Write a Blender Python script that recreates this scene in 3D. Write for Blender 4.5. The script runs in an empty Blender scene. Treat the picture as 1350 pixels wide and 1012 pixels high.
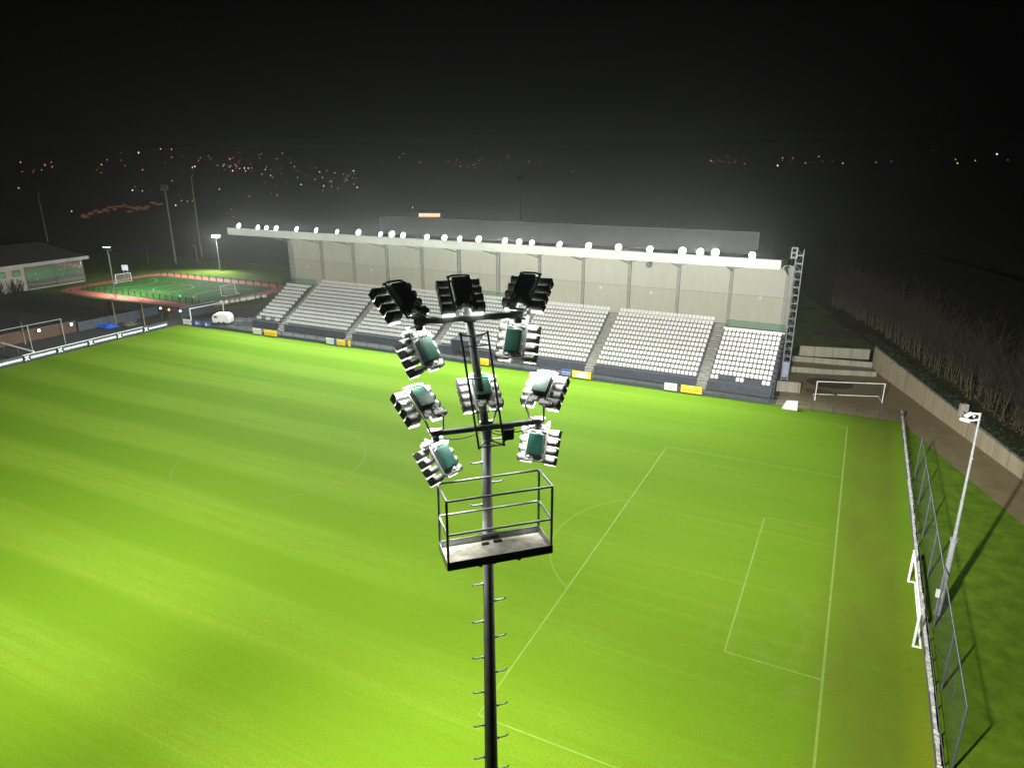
import bpy, bmesh, math, random
from mathutils import Vector, Matrix
random.seed(7)
scn = bpy.context.scene
COL = scn.collection
PI = math.pi

# ------------------------------------------------------------------ helpers
class MB:
    """collects shapes that become ONE mesh object"""
    def __init__(s): s.v = []; s.f = []; s.m = []; s.sm = []
    def add(s, vs, fs, mi=0, smooth=False):
        o = len(s.v); s.v += [tuple(v) for v in vs]
        for f in fs:
            s.f.append(tuple(i + o for i in f)); s.m.append(mi); s.sm.append(smooth)
    def box(s, c, d, mi=0, rz=0, M=None, bev=0):
        x, y, z = d[0] / 2, d[1] / 2, d[2] / 2
        if bev:
            b = bev; pts = []
            for sz in (-1, 1):
                for k, ins in ((0, b), (1, 0)) if sz < 0 else ((1, 0), (0, b)):
                    zz = sz * (z if k == 0 else z - b)
                    pts.append([(-x + ins, -y + ins, zz), (x - ins, -y + ins, zz), (x - ins, y - ins, zz), (-x + ins, y - ins, zz)])
            vs = [p for r in pts for p in r]
            fs = [(3, 2, 1, 0), (12, 13, 14, 15)]
            for r in range(3):
                for i in range(4):
                    j = (i + 1) % 4
                    fs.append((r * 4 + i, r * 4 + j, r * 4 + 4 + j, r * 4 + 4 + i))
        else:
            vs = [(a, b, e) for e in (-z, z) for a, b in ((-x, -y), (x, -y), (x, y), (-x, y))]
            fs = [(3, 2, 1, 0), (4, 5, 6, 7), (0, 1, 5, 4), (1, 2, 6, 5), (2, 3, 7, 6), (3, 0, 4, 7)]
        if M is None: M = Matrix.Translation(c) @ Matrix.Rotation(rz, 4, 'Z')
        else: M = M @ Matrix.Translation(c)
        s.add([M @ Vector(v) for v in vs], fs, mi)
        return s
    def tube(s, p0, p1, r0, r1=None, n=8, mi=0, caps=True):
        r1 = r0 if r1 is None else r1
        p0, p1 = Vector(p0), Vector(p1); d = (p1 - p0).normalized()
        a = d.cross(Vector((0, 0, 1)))
        if a.length < 1e-3: a = d.cross(Vector((1, 0, 0)))
        a.normalize(); b = d.cross(a)
        vs = []
        for p, r in ((p0, r0), (p1, r1)):
            for i in range(n):
                t = 2 * PI * i / n
                vs.append(p + (a * math.cos(t) + b * math.sin(t)) * r)
        fs = [(i, i + n, (i + 1) % n + n, (i + 1) % n) for i in range(n)]
        s.add(vs, fs, mi, n > 4)
        if caps:
            s.add(vs[:n], [tuple(range(n))], mi); s.add(vs[n:], [tuple(range(n - 1, -1, -1))], mi)
        return s
    def path(s, pts, r, n=6, mi=0):
        for a, b in zip(pts, pts[1:]): s.tube(a, b, r, r, n, mi)
        return s
    def prism(s, poly, z0, z1, mi=0):
        n = len(poly)
        a = sum(poly[i][0] * poly[(i + 1) % n][1] - poly[(i + 1) % n][0] * poly[i][1] for i in range(n))
        if a < 0: poly = poly[::-1]
        g = lambda z, i: z[i] if isinstance(z, (list, tuple)) else z
        vs = [(p[0], p[1], z0) for p in poly] + [(p[0], p[1], z1) for p in poly]
        s.add(vs, [tuple(range(n - 1, -1, -1)), tuple(range(n, 2 * n))] + [(i, (i + 1) % n, (i + 1) % n + n, i + n) for i in range(n)], mi)
        return s
    def quad(s, a, b, c, d, mi=0): s.add([a, b, c, d], [(0, 1, 2, 3)], mi); return s
    def profile(s, prof, axis0, axis1, mi=0, smooth=False):
        """closed 2-D profile (list of 3-D offset points) swept from vector axis0 to axis1"""
        n = len(prof); a0, a1 = Vector(axis0), Vector(axis1)
        vs = [a0 + Vector(p) for p in prof] + [a1 + Vector(p) for p in prof]
        s.add(vs, [(i, (i + 1) % n, (i + 1) % n + n, i + n) for i in range(n)], mi, smooth)
        s.add(vs[:n], [tuple(range(n - 1, -1, -1))], mi); s.add(vs[n:], [tuple(range(n))], mi)
        return s
    def mesh(s, name, mats):
        me = bpy.data.meshes.new(name); me.from_pydata(s.v, [], s.f)
        for m in (mats if isinstance(mats, (list, tuple)) else [mats]): me.materials.append(m)
        for p, mi, sm in zip(me.polygons, s.m, s.sm): p.material_index = mi; p.use_smooth = sm
        me.update(); me.validate()
        return me
    def build(s, name, mats, parent=None, M=None):
        return put(name, s.mesh(name, mats), parent, M)

def put(name, me, parent=None, M=None):
    o = bpy.data.objects.new(name, me); COL.objects.link(o)
    if M is not None: o.matrix_local = M
    if parent is not None: o.parent = parent
    return o
def tag(o, label, cat, group=None):
    o['label'] = label; o['category'] = cat
    if group: o['group'] = group
    return o
def thing(name, label, cat, loc=(0, 0, 0), rz=0, group=None, M=None):
    o = bpy.data.objects.new(name, None); COL.objects.link(o); o.empty_display_size = .2
    o.matrix_local = M if M is not None else Matrix.Translation(loc) @ Matrix.Rotation(rz, 4, 'Z')
    return tag(o, label, cat, group)
def struct(o, kind='structure'): o['kind'] = kind; return o
def dup(src, label=None, M=None):
    r = src.copy(); COL.objects.link(r)
    if M is not None: r.matrix_local = M
    if label: r['label'] = label
    for ch in list(src.children):
        c = ch.copy(); COL.objects.link(c); c.parent = r
        for g in list(ch.children):
            d = g.copy(); COL.objects.link(d); d.parent = c
    return r

# ------------------------------------------------------------------ materials
def nodes(name):
    m = bpy.data.materials.new(name); m.use_nodes = True
    nt = m.node_tree
    return m, nt, nt.nodes['Principled BSDF']
def N(nt, t, **kw):
    n = nt.nodes.new(t)
    for k, v in kw.items(): setattr(n, k, v)
    return n
def rgba(c): return (c[0], c[1], c[2], 1)
def mat(name, col, rough=.6, metal=0., var=.25, scale=3., bump=0., spec=.5, stretch=(1, 1, 1), col2=None):
    """paint / metal / concrete: base colour broken up by two noises, optional bump"""
    m, nt, b = nodes(name)
    tc = N(nt, 'ShaderNodeNewGeometry'); mp = N(nt, 'ShaderNodeMapping'); mp.inputs['Scale'].default_value = stretch
    nt.links.new(tc.outputs['Position'], mp.inputs['Vector'])
    n1 = N(nt, 'ShaderNodeTexNoise'); n1.inputs['Scale'].default_value = scale; n1.inputs['Detail'].default_value = 6; n1.inputs['Roughness'].default_value = .65
    nt.links.new(mp.outputs[0], n1.inputs['Vector'])
    rp = N(nt, 'ShaderNodeValToRGB')
    rp.color_ramp.elements[0].position = .32; rp.color_ramp.elements[1].position = .68
    lo = col2 or [c * (1 - var) for c in col]
    rp.color_ramp.elements[0].color = rgba(lo); rp.color_ramp.elements[1].color = rgba(col)
    nt.links.new(n1.outputs['Fac'], rp.inputs[0]); nt.links.new(rp.outputs[0], b.inputs['Base Color'])
    b.inputs['Roughness'].default_value = rough; b.inputs['Metallic'].default_value = metal
    b.inputs['Specular IOR Level'].default_value = spec
    if bump:
        bp = N(nt, 'ShaderNodeBump'); bp.inputs['Strength'].default_value = bump; bp.inputs['Distance'].default_value = .03
        nt.links.new(n1.outputs['Fac'], bp.inputs['Height']); nt.links.new(bp.outputs[0], b.inputs['Normal'])
    return m
def emis(name, col, strength, sample=False):
    m, nt, b = nodes(name)
    b.inputs['Base Color'].default_value = rgba([c * .5 for c in col])
    b.inputs['Emission Color'].default_value = rgba(col); b.inputs['Emission Strength'].default_value = strength
    if not sample: m.cycles.emission_sampling = 'NONE'
    return m

def grass_pitch():
    m, nt, b = nodes('pitch grass')
    L = nt.links.new
    g = N(nt, 'ShaderNodeNewGeometry'); sp = N(nt, 'ShaderNodeSeparateXYZ'); L(g.outputs['Position'], sp.inputs[0])
    def math_(op, a, c=None, clamp=False):
        n = N(nt, 'ShaderNodeMath', operation=op, use_clamp=clamp)
        for i, v in enumerate((a, c)):
            if v is None: continue
            if isinstance(v, (int, float)): n.inputs[i].default_value = v
            else: L(v, n.inputs[i])
        return n.outputs[0]
    def noise(scale, st, detail=4, rough=.6):
        mp = N(nt, 'ShaderNodeMapping'); mp.inputs['Scale'].default_value = st
        L(g.outputs['Position'], mp.inputs['Vector'])
        n = N(nt, 'ShaderNodeTexNoise'); n.inputs['Scale'].default_value = scale; n.inputs['Detail'].default_value = detail
        n.inputs['Roughness'].default_value = rough; L(mp.outputs[0], n.inputs['Vector'])
        return n.outputs['Fac']
    def mixc(f, c1, c2):
        n = N(nt, 'ShaderNodeMix', data_type='RGBA')
        if isinstance(f, (int, float)): n.inputs[0].default_value = f
        else: L(f, n.inputs[0])
        for i, c in ((6, c1), (7, c2)):
            if isinstance(c, (tuple, list)): n.inputs[i].default_value = rgba(c)
            else: L(c, n.inputs[i])
        return n.outputs[2]
    def rng(v, a, c, lo=0., hi=1.):
        n = N(nt, 'ShaderNodeMapRange'); L(v, n.inputs[0])
        for i, q in enumerate((a, c, lo, hi)): n.inputs[i + 1].default_value = q
        return n.outputs[0]
    x, y = sp.outputs[0], sp.outputs[1]
    # mowing bands along the touchline, edges wobbled
    wob = noise(.12, (.25, 1, 1), 2)
    ph = math_('ADD', math_('MULTIPLY', math_('ADD', y, 18.6), 2 * PI / 8.75), math_('MULTIPLY', math_('SUBTRACT', wob, .5), 2.6))
    band = rng(math_('COSINE', ph), -.45, .45)
    fade = rng(x, -70, -8, 1., .18)                       # bands are worn away towards the right-hand goal
    band = math_('ADD', math_('MULTIPLY', math_('SUBTRACT', band, .5), fade), .5)
    base = mixc(band, (.068, .158, .005), (.136, .230, .019))
    # fine streaks left by the mower
    st = rng(noise(1.6, (.018, 1, 1), 5, .7), .36, .64)
    base = mixc(math_('MULTIPLY', st, .5), base, (.098, .150, .006))
    st2 = rng(noise(.55, (.01, 1, 1), 3, .6), .55, .70)
    base = mixc(math_('MULTIPLY', st2, .4), base, (.185, .240, .020))
    st3 = rng(noise(6., (.012, 1, 1), 4, .75), .38, .62)
    base = mixc(math_('MULTIPLY', st3, .38), base, (.085, .138, .005))
    # patches
    pt = rng(noise(.09, (1, 1, 1), 4), .35, .7)
    base = mixc(math_('MULTIPLY', pt, .30), base, (.092, .150, .003))
    # worn mouth and ground behind the goal line
    wn = noise(.35, (1, .45, 1), 5)
    wx = math_('MULTIPLY', rng(x, -1.2, 1.2), rng(x, 5.0, 3.9))
    base = mixc(math_('MULTIPLY', wx, rng(wn, .34, .66, .38, .85)), base, (.090, .090, .014))
    dx = math_('SUBTRACT', x, -2.5); dy = math_('SUBTRACT', y, -41.)
    rad = math_('SQRT', math_('ADD', math_('MULTIPLY', dx, dx), math_('MULTIPLY', math_('MULTIPLY', dy, dy), .35)))
    ring = math_('ADD', math_('MULTIPLY', math_('SINE', math_('ADD', math_('MULTIPLY', rad, 4.2), math_('MULTIPLY', wn, 26.))), .5), .5)
    rmask = math_('MULTIPLY', rng(rad, 6.5, 2.), math_('MULTIPLY', ring, rng(wn, .42, .6)))
    base = mixc(math_('MULTIPLY', rmask, .28), base, (.15, .185, .05))
    yel = math_('MULTIPLY', rng(x, 3.6, 5.2), rng(y, -28, -46))
    base = mixc(math_('MULTIPLY', yel, .6), base, (.19, .17, .012))
    # blades
    gr = noise(9., (1, 1, 1), 5, .8)
    cl = noise(2.3, (.6, 1, 1), 5, .75)
    base = mixc(math_('MULTIPLY', rng(cl, .42, .62), .22), base, (.075, .135, .004))
    base = mixc(rng(gr, .34, .66), mixc(.62, base, (.045, .095, .003)), base)
    sk = rng(noise(26., (1, 1, 1), 2), .70, .82)
    base = mixc(math_('MULTIPLY', sk, .35), base, (.22, .27, .08))
    L(base, b.inputs['Base Color']); b.inputs['Roughness'].default_value = .9; b.inputs['Specular IOR Level'].default_value = .03
    bp = N(nt, 'ShaderNodeBump'); bp.inputs['Strength'].default_value = .5; bp.inputs['Distance'].default_value = .03
    L(gr, bp.inputs['Height']); L(bp.outputs[0], b.inputs['Normal'])
    return m

def panel_concrete(name, c1, c2, seam_axis, pitch, seam_z=None, off=0.):
    """concrete cast in panels: vertical joints every `pitch` metres along a direction, streaks below the top"""
    m, nt, b = nodes(name); L = nt.links.new
    g = N(nt, 'ShaderNodeNewGeometry')
    d = N(nt, 'ShaderNodeVectorMath', operation='DOT_PRODUCT'); d.inputs[1].default_value = seam_axis; L(g.outputs['Position'], d.inputs[0])
    a = N(nt, 'ShaderNodeMath', operation='ADD'); a.inputs[1].default_value = off; L(d.outputs['Value'], a.inputs[0])
    mo = N(nt, 'ShaderNodeMath', operation='PINGPONG'); mo.inputs[1].default_value = pitch / 2; L(a.outputs[0], mo.inputs[0])
    lt = N(nt, 'ShaderNodeMath', operation='LESS_THAN'); lt.inputs[1].default_value = .035; L(mo.outputs[0], lt.inputs[0])
    mp = N(nt, 'ShaderNodeMapping'); mp.inputs['Scale'].default_value = (1, 1, .18); L(g.outputs['Position'], mp.inputs[0])
    n = N(nt, 'ShaderNodeTexNoise'); n.inputs['Scale'].default_value = 1.6; n.inputs['Detail'].default_value = 7; L(mp.outputs[0], n.inputs['Vector'])
    rp = N(nt, 'ShaderNodeValToRGB'); rp.color_ramp.elements[0].position = .3; rp.color_ramp.elements[1].position = .7
    rp.color_ramp.elements[0].color = rgba(c2); rp.color_ramp.elements[1].color = rgba(c1); L(n.outputs['Fac'], rp.inputs[0])
    mx = N(nt, 'ShaderNodeMix', data_type='RGBA'); L(lt.outputs[0], mx.inputs[0]); L(rp.outputs[0], mx.inputs[6]); mx.inputs[7].default_value = rgba([c * .45 for c in c2])
    L(mx.outputs[2], b.inputs['Base Color']); b.inputs['Roughness'].default_value = .85
    bp = N(nt, 'ShaderNodeBump'); bp.inputs['Strength'].default_value = .25; L(n.outputs['Fac'], bp.inputs['Height']); L(bp.outputs[0], b.inputs['Normal'])
    return m

M_ = {}
M_['pitch'] = grass_pitch()
M_['line'] = mat('faded line paint', (.132, .202, .022), .9, var=.6, scale=1.3, col2=(.082, .154, .006))
M_['ghost'] = mat('ghost line paint', (.092, .168, .008), .9, var=.4, scale=1.1, col2=(.078, .150, .005))
M_['ground'] = mat('dark rough ground', (.020, .024, .010), .95, scale=.12, bump=.3, col2=(.011, .011, .007))
M_['verge'] = mat('verge grass', (.085, .150, .006), .95, scale=.8, bump=.5, col2=(.040, .085, .003), spec=.1)
M_['bankgrass'] = mat('bank grass and bare earth', (.030, .036, .012), .95, scale=.5, bump=.5, col2=(.022, .015, .008), spec=.1)
M_['ivy'] = mat('ivy leaves', (.020, .042, .016), .7, scale=4, col2=(.010, .022, .009))
M_['path'] = mat('damp brown paving', (.165, .130, .066), .6, scale=.5, bump=.15, col2=(.110, .086, .044))
M_['asphalt'] = mat('asphalt', (.022, .023, .021), .8, scale=1.5, bump=.2, col2=(.014, .015, .014))
M_['retain'] = panel_concrete('retaining wall concrete', (.29, .248, .162), (.215, .182, .12), (-.357, .934, 0), 2.5)
M_['step_conc'] = panel_concrete('step wall concrete', (.21, .198, .15), (.15, .142, .108), (1, .12, 0), 2.4)
M_['backwall'] = panel_concrete('stand back wall', (.30, .293, .25), (.278, .271, .232), (1, 0, 0), 7.133, off=9.4)
M_['backwall2'] = panel_concrete('stand back wall lower course', (.275, .268, .218), (.25, .242, .195), (1, 0, 0), 7.133, off=9.4)
M_['terrace'] = mat('terrace concrete', (.062, .068, .078), .85, scale=.8, bump=.2, col2=(.036, .040, .048))
M_['stair'] = mat('aisle step concrete', (.25, .24, .20), .85, scale=2.2, bump=.2, col2=(.12, .12, .105))
M_['navy'] = mat('navy painted wall', (.040, .050, .065), .6, scale=1.2, col2=(.022, .030, .040))
M_['steel'] = mat('galvanised steel', (.36, .38, .39), .42, .55, scale=5, var=.35)
M_['steel_dull'] = mat('weathered galvanised pole', (.20, .21, .215), .5, .0, scale=3.5, var=.35)
M_['far_pole'] = mat('dull far pole', (.085, .09, .09), .6, .0, scale=3, var=.35)
M_['mast_pole'] = mat('mast galvanising', (.56, .58, .59), .4, .0, scale=3.5, var=.35)
M_['mast_dark'] = mat('mast head galvanising', (.36, .38, .37), .5, .0, scale=5, var=.4)
M_['ladder_grey'] = mat('ladder paint', (.085, .09, .09), .5, scale=4, var=.4)
M_['steel_dark'] = mat('dark steel frame', (.060, .066, .064), .55, .2, scale=3, var=.4)
M_['stand_steel'] = mat('stand steelwork', (.20, .20, .185), .6, .0, scale=2, var=.35)
M_['fascia'] = mat('white fascia sheet', (.44, .445, .43), .45, scale=.6, var=.12)
M_['roof'] = mat('grey roof sheet', (.14, .15, .155), .55, scale=.7, var=.3)
M_['white_seat'] = mat('white plastic seat', (.50, .50, .475), .38, scale=1.7, var=.16)
M_['white_paint'] = mat('white painted metal', (.60, .60, .57), .45, scale=2, var=.2)
M_['off_white'] = mat('off white render', (.30, .285, .24), .75, scale=.8, var=.3)
M_['lamp_white'] = mat('lamp casing paint', (.54, .555, .54), .42, .0, scale=9, var=.4)
M_['lamp_dark'] = mat('lamp end cap', (.10, .105, .10), .5, .0, scale=9, var=.4)
M_['lid'] = mat('green gear box lid', (.022, .125, .090), .38, .0, scale=8, var=.3)
def reflector_lens():
    m, nt, b = nodes('lit roof lamp'); L = nt.links.new
    tc = N(nt, 'ShaderNodeTexCoord'); sub = N(nt, 'ShaderNodeVectorMath', operation='DISTANCE'); sub.inputs[1].default_value = (0, -.18, .41)
    L(tc.outputs['Object'], sub.inputs[0])
    mr = N(nt, 'ShaderNodeMapRange', interpolation_type='SMOOTHERSTEP'); L(sub.outputs['Value'], mr.inputs[0])
    for i, q in enumerate((.12, .50, 1., 0.)): mr.inputs[i + 1].default_value = q
    pw = N(nt, 'ShaderNodeMath', operation='POWER'); pw.inputs[1].default_value = 3.; L(mr.outputs[0], pw.inputs[0])
    ml = N(nt, 'ShaderNodeMath', operation='MULTIPLY_ADD'); ml.inputs[1].default_value = 90.; ml.inputs[2].default_value = 5.; L(pw.outputs[0], ml.inputs[0])
    b.inputs['Base Color'].default_value = (.3, .3, .3, 1); b.inputs['Emission Color'].default_value = (.90, .95, 1., 1); L(ml.outputs[0], b.inputs['Emission Strength'])
    m.cycles.emission_sampling = 'NONE'
    return m
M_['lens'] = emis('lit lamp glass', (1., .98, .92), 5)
M_['rooflens'] = reflector_lens()
M_['grimy_floor'] = mat('grimy platform sheet', (.40, .40, .35), .7, .0, scale=5, col2=(.20, .19, .13), bump=.2)
M_['rail_black'] = mat('black rail paint', (.028, .030, .032), .5, scale=3, var=.4)
M_['net_post'] = mat('grey blue net post', (.095, .105, .125), .5, .2, scale=3, var=.4)
M_['yellow'] = mat('yellow board', (.80, .56, .015), .5, scale=2, var=.2)
M_['red'] = mat('red lettering', (.50, .16, .02), .5)
M_['blue'] = mat('blue board', (.020, .075, .34), .5, scale=2, var=.3)
M_['tarp'] = mat('blue tarpaulin', (.012, .10, .48), .55, scale=1.4, var=.4)
M_['track'] = mat('red running track', (.40, .085, .050), .85, scale=1.2, var=.25)
M_['trackline'] = mat('track lane line', (.60, .50, .45), .8)
M_['turf5'] = mat('artificial turf', (.035, .120, .018), .9, scale=.6, bump=.2, col2=(.022, .080, .012), spec=.1)
M_['turfline'] = mat('turf line', (.34, .42, .26), .9)
M_['brick'] = mat('brown brick', (.060, .030, .014), .85, scale=6, col2=(.03, .016, .008), bump=.3)
M_['slate'] = mat('slate blue boards', (.030, .038, .050), .7, scale=1.5, col2=(.018, .024, .032))
M_['hedge'] = mat('dark clipped hedge', (.012, .018, .008), .9, scale=5, bump=.6, col2=(.005, .008, .004))
M_['bark'] = mat('pale bark stems', (.050, .041, .014), .85, scale=6, col2=(.014, .012, .005), bump=.4)
M_['twig'] = mat('bare brown twigs', (.020, .015, .006), .9, scale=4, col2=(.009, .007, .003))
M_['stake'] = mat('young tree bark', (.16, .13, .05), .85, scale=6, var=.4)
M_['rooftile'] = mat('dark roof tile', (.010, .010, .009), .8, scale=1.5, var=.4)
M_['lit_lamp'] = emis('lit white lamp', (.86, .93, 1.), 120)
M_['glow_blue'] = emis('lit blue white lamp', (.55, .85, 1.), 5)
M_['glow_white'] = emis('lit white globe', (1., .95, .85), 2.2)
M_['glow_orange'] = emis('lit orange lamp', (1., .35, .06), 2.2)
M_['glow_green'] = emis('lit green lamp', (.05, .9, .35), 1.0)
def glass_mat():
    m, nt, b = nodes('dark reflective glass')
    b.inputs['Base Color'].default_value = (.42, .47, .45, 1); b.inputs['Roughness'].default_value = .035
    b.inputs['Metallic'].default_value = .85
    return m
M_['mirrorglass'] = glass_mat()
def clear_glass():
    m, nt, b = nodes('greenish glass screen')
    tr = N(nt, 'ShaderNodeBsdfTransparent'); tr.inputs[0].default_value = (.90, .97, .93, 1)
    mx = N(nt, 'ShaderNodeMixShader'); mx.inputs[0].default_value = .10
    b.inputs['Base Color'].default_value = (.10, .22, .16, 1); b.inputs['Roughness'].default_value = .15
    nt.links.new(tr.outputs[0], mx.inputs[1]); nt.links.new(b.outputs[0], mx.inputs[2])
    nt.links.new(mx.outputs[0], nt.nodes['Material Output'].inputs[0])
    return m
M_['screenglass'] = clear_glass()
def net_mat(name, col, cell, width):
    m, nt, b = nodes(name); L = nt.links.new
    tc = N(nt, 'ShaderNodeTexCoord'); sp = N(nt, 'ShaderNodeSeparateXYZ'); L(tc.outputs['UV'], sp.inputs[0])
    outs = []
    for k in (0, 1):
        pp = N(nt, 'ShaderNodeMath', operation='PINGPONG'); pp.inputs[1].default_value = cell / 2; L(sp.outputs[k], pp.inputs[0])
        lt = N(nt, 'ShaderNodeMath', operation='LESS_THAN'); lt.inputs[1].default_value = width / 2; L(pp.outputs[0], lt.inputs[0]); outs.append(lt.outputs[0])
    mx = N(nt, 'ShaderNodeMath', operation='MAXIMUM'); L(outs[0], mx.inputs[0]); L(outs[1], mx.inputs[1])
    tr = N(nt, 'ShaderNodeBsdfTransparent'); ms = N(nt, 'ShaderNodeMixShader')
    L(mx.outputs[0], ms.inputs[0]); L(tr.outputs[0], ms.inputs[1]); L(b.outputs[0], ms.inputs[2]); L(ms.outputs[0], nt.nodes['Material Output'].inputs[0])
    b.inputs['Base Color'].default_value = rgba(col); b.inputs['Roughness'].default_value = .8
    return m
M_['net'] = net_mat('ball stop netting', (.035, .04, .035), .10, .010)
M_['goalnet'] = net_mat('goal net', (.5, .5, .48), .14, .012)
def uvquad(me, dims):
    uv = me.uv_layers.new(name='UVMap')
    for p in me.polygons:
        for k, li in enumerate(p.loop_indices):
            uv.data[li].uv = [(0, 0), (dims[0], 0), (dims[0], dims[1]), (0, dims[1])][k % 4]

# ------------------------------------------------------------------ camera
Fv = Vector((-0.42077, 0.85123, -0.31351)).normalized()
Rv = Vector((0.8964, 0.4431, 0)); Rv = (Rv - Fv * Rv.dot(Fv)).normalized()
cam = bpy.data.cameras.new('camera'); cam.sensor_width = 36; cam.lens = 918.485 / 1350 * 36; cam.clip_end = 6000; cam.clip_start = .1
co = bpy.data.objects.new('camera', cam); COL.objects.link(co); scn.camera = co
roll = .00243
Uv = Rv.cross(Fv).normalized()
R2 = Rv * math.cos(roll) - Uv * math.sin(roll); U2 = Rv * math.sin(roll) + Uv * math.cos(roll)
CP = Vector((-1.477, -80.818, 28.715))
co.matrix_world = Matrix(((R2.x, U2.x, -Fv.x, CP.x), (R2.y, U2.y, -Fv.y, CP.y), (R2.z, U2.z, -Fv.z, CP.z), (0, 0, 0, 1)))

# ------------------------------------------------------------------ setting: ground, pitch, paths
def hill(x, y):
    r = math.hypot(x + 60, y)
    k = max(0, (r - 420) / 1200); k = min(1, k); k = k * k * (3 - 2 * k)
    return 46 * k + (6 * math.sin(x * .004 + 1.2) * math.cos(y * .0035) + 3 * math.sin(x * .011 + y * .006)) * k
def make_ground():
    mb = MB(); rings = [0, 140, 300, 420, 520, 640, 780, 920, 1060, 1200, 1340, 1480, 1640, 1800]; n = 72
    vs = [(-60, 0, -.06)]
    for r in rings[1:]:
        for i in range(n):
            a = 2 * PI * i / n; x = -60 + r * math.cos(a); y = r * math.sin(a)
            vs.append((x, y, hill(x, y) - .06))
    fs = [(0, 1 + i, 1 + (i + 1) % n) for i in range(n)]
    for k in range(len(rings) - 2):
        o = 1 + k * n
        fs += [(o + i, o + n + i, o + n + (i + 1) % n, o + (i + 1) % n) for i in range(n)]
    mb.add(vs, fs, 0, True)
    return struct(mb.build('ground', M_['ground']))
make_ground()
def sheet(name, poly, z, m):
    mb = MB(); mb.add([(x, y, z) for x, y in poly], [tuple(range(len(poly)))])
    return struct(mb.build(name, m))
RAILY = lambda x: 2.0 + (x + 108) * 1.9 / 113.4                 # line of the front rail
sheet('pitch_turf', [(-108.2, -80), (5.55, -80), (5.55, 4.1), (-108.2, 2.0)], 0, M_['pitch'])
WALL0 = Vector((15.05, -8.0, 0)); WD = Vector((-.357, .934, 0)); WP = Vector((.934, .357, 0))
wl = lambda s, p: (WALL0.x + WD.x * s + WP.x * p, WALL0.y + WD.y * s + WP.y * p)
sheet('side_grass', [(5.55, -95), wl(-95, -4.8), wl(20, -4.8), (5.55, 4.05)], -.012, M_['verge'])
sheet('path', [wl(-95, -4.8), wl(-95, .2), wl(36, .2), (-8, 24), (-8, 3.9), (5.55, 4.12), wl(14, -4.8)], -.004, M_['path'])
sheet('stand_apron', [(-112, 1.95), (-8.0, 3.85), (-8.0, 8), (-112, 8)], -.008, M_['asphalt'])
sheet('near_apron', [(-112, -100), (5.55, -100), (5.55, -79.99), (-112, -79.99)], -.01, M_['verge'])

def lines():
    mb = MB(); gb = MB(); fb = MB(); w = .05
    def seg(b, x0, y0, x1, y1, hw=w):
        d = Vector((x1 - x0, y1 - y0)).normalized(); nx, ny = -d.y * hw, d.x * hw
        b.quad((x0 + nx, y0 + ny, .004), (x0 - nx, y0 - ny, .004), (x1 - nx, y1 - ny, .004), (x1 + nx, y1 + ny, .004))
    def arc(b, cx, cy, r, a0, a1, n=40):
        for i in range(n):
            t0, t1 = a0 + (a1 - a0) * i / n, a0 + (a1 - a0) * (i + 1) / n
            seg(b, cx + r * math.cos(t0), cy + r * math.sin(t0), cx + r * math.cos(t1), cy + r * math.sin(t1), .045)
    Y = -34.5
    seg(mb, 0, 0, 0, -69, .07)
    seg(mb, -5.5, Y + 9.16, -5.5, Y - 9.16); seg(mb, -.08, Y + 9.16, -5.5, Y + 9.16, .035); seg(mb, -.08, Y - 9.16, -5.5, Y - 9.16)
    seg(mb, -16.5, Y + 20.16, -16.5, Y - 20.16); seg(mb, -.08, Y + 20.16, -16.5, Y + 20.16, .04); seg(mb, -.08, Y - 20.16, -16.5, Y - 20.16)
    seg(mb, -.08, 0, -101, 0, .04)
    a = math.acos(5.5 / 9.15); arc(gb, -11, Y, 9.15, PI - a, PI + a)
    arc(mb, 0, 0, 1, PI, 1.5 * PI, 8)
    arc(fb, -51, Y, 9.15, 0, 2 * PI, 60); 
    struct(fb.build('nearly_gone_markings', mat('nearly gone paint', (.074, .146, .005), .9, var=.3, scale=.9)))
    struct(mb.build('pitch_markings', M_['line'])); struct(gb.build('worn_pitch_markings', M_['ghost']))
lines()

# bank behind the retaining wall
def wtop(s): return 1.5 + max(-25, min(s, 40)) / 35.7 * 1.6
def bank():
    mb = MB(); S = [-60, -40, -20, -10, 0, 10, 20, 30, 36, 44, 52, 60, 75, 90, 110, 130, 160]
    P = [.12, 1.2, 2.5, 4, 6, 9, 14, 20, 30, 45]
    z = lambda s, p: wtop(s) - .12 + .035 * p + .18 * math.sin(s * .7 + p) * min(1, p / 3)
    vs = []
    for s in S:
        for p in P: x, y = wl(s, p); vs.append((x, y, z(s, p)))
    n = len(P); fs = [(i * n + j, i * n + j + 1, (i + 1) * n + j + 1, (i + 1) * n + j) for i in range(len(S) - 1) for j in range(n - 1)]
    mb.add(vs, fs, 0, True)
    struct(mb.build('grass_bank', M_['bankgrass']))
    # slope behind the step walls
    mb = MB(); xs = [-60, -40, -25, -16, -12, -9, -7.2, -5, -2.5, 0, 1.6, 3.4]; vs = []; ys = [0, 2, 4, 8, 14, 24, 40, 70, 110]
    for x in xs:
        y0 = 24.85 + .23 * (x - 1.83)
        for k, dy in enumerate(ys):
            zz = 2.62 + .03 * dy + .12 * math.sin(x * 1.3 + dy) * min(1, dy / 3)
            xx = x + (-.357 / .934) * dy * (1 if x > -8 else .3)
            if x < -7.3: zz = min(zz, 2.6) * .9
            vs.append((xx, y0 + .15 + dy, zz))
    n = len(ys); fs = [(i * n + j, (i + 1) * n + j, (i + 1) * n + j + 1, i * n + j + 1) for i in range(len(xs) - 1) for j in range(n - 1)]
    mb.add(vs, fs, 0, True)
    struct(mb.build('grass_slope', mat('dim bank grass', (.050, .100, .022), .95, scale=.35, bump=.5, col2=(.050, .038, .018), spec=.1)))
bank()

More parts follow.
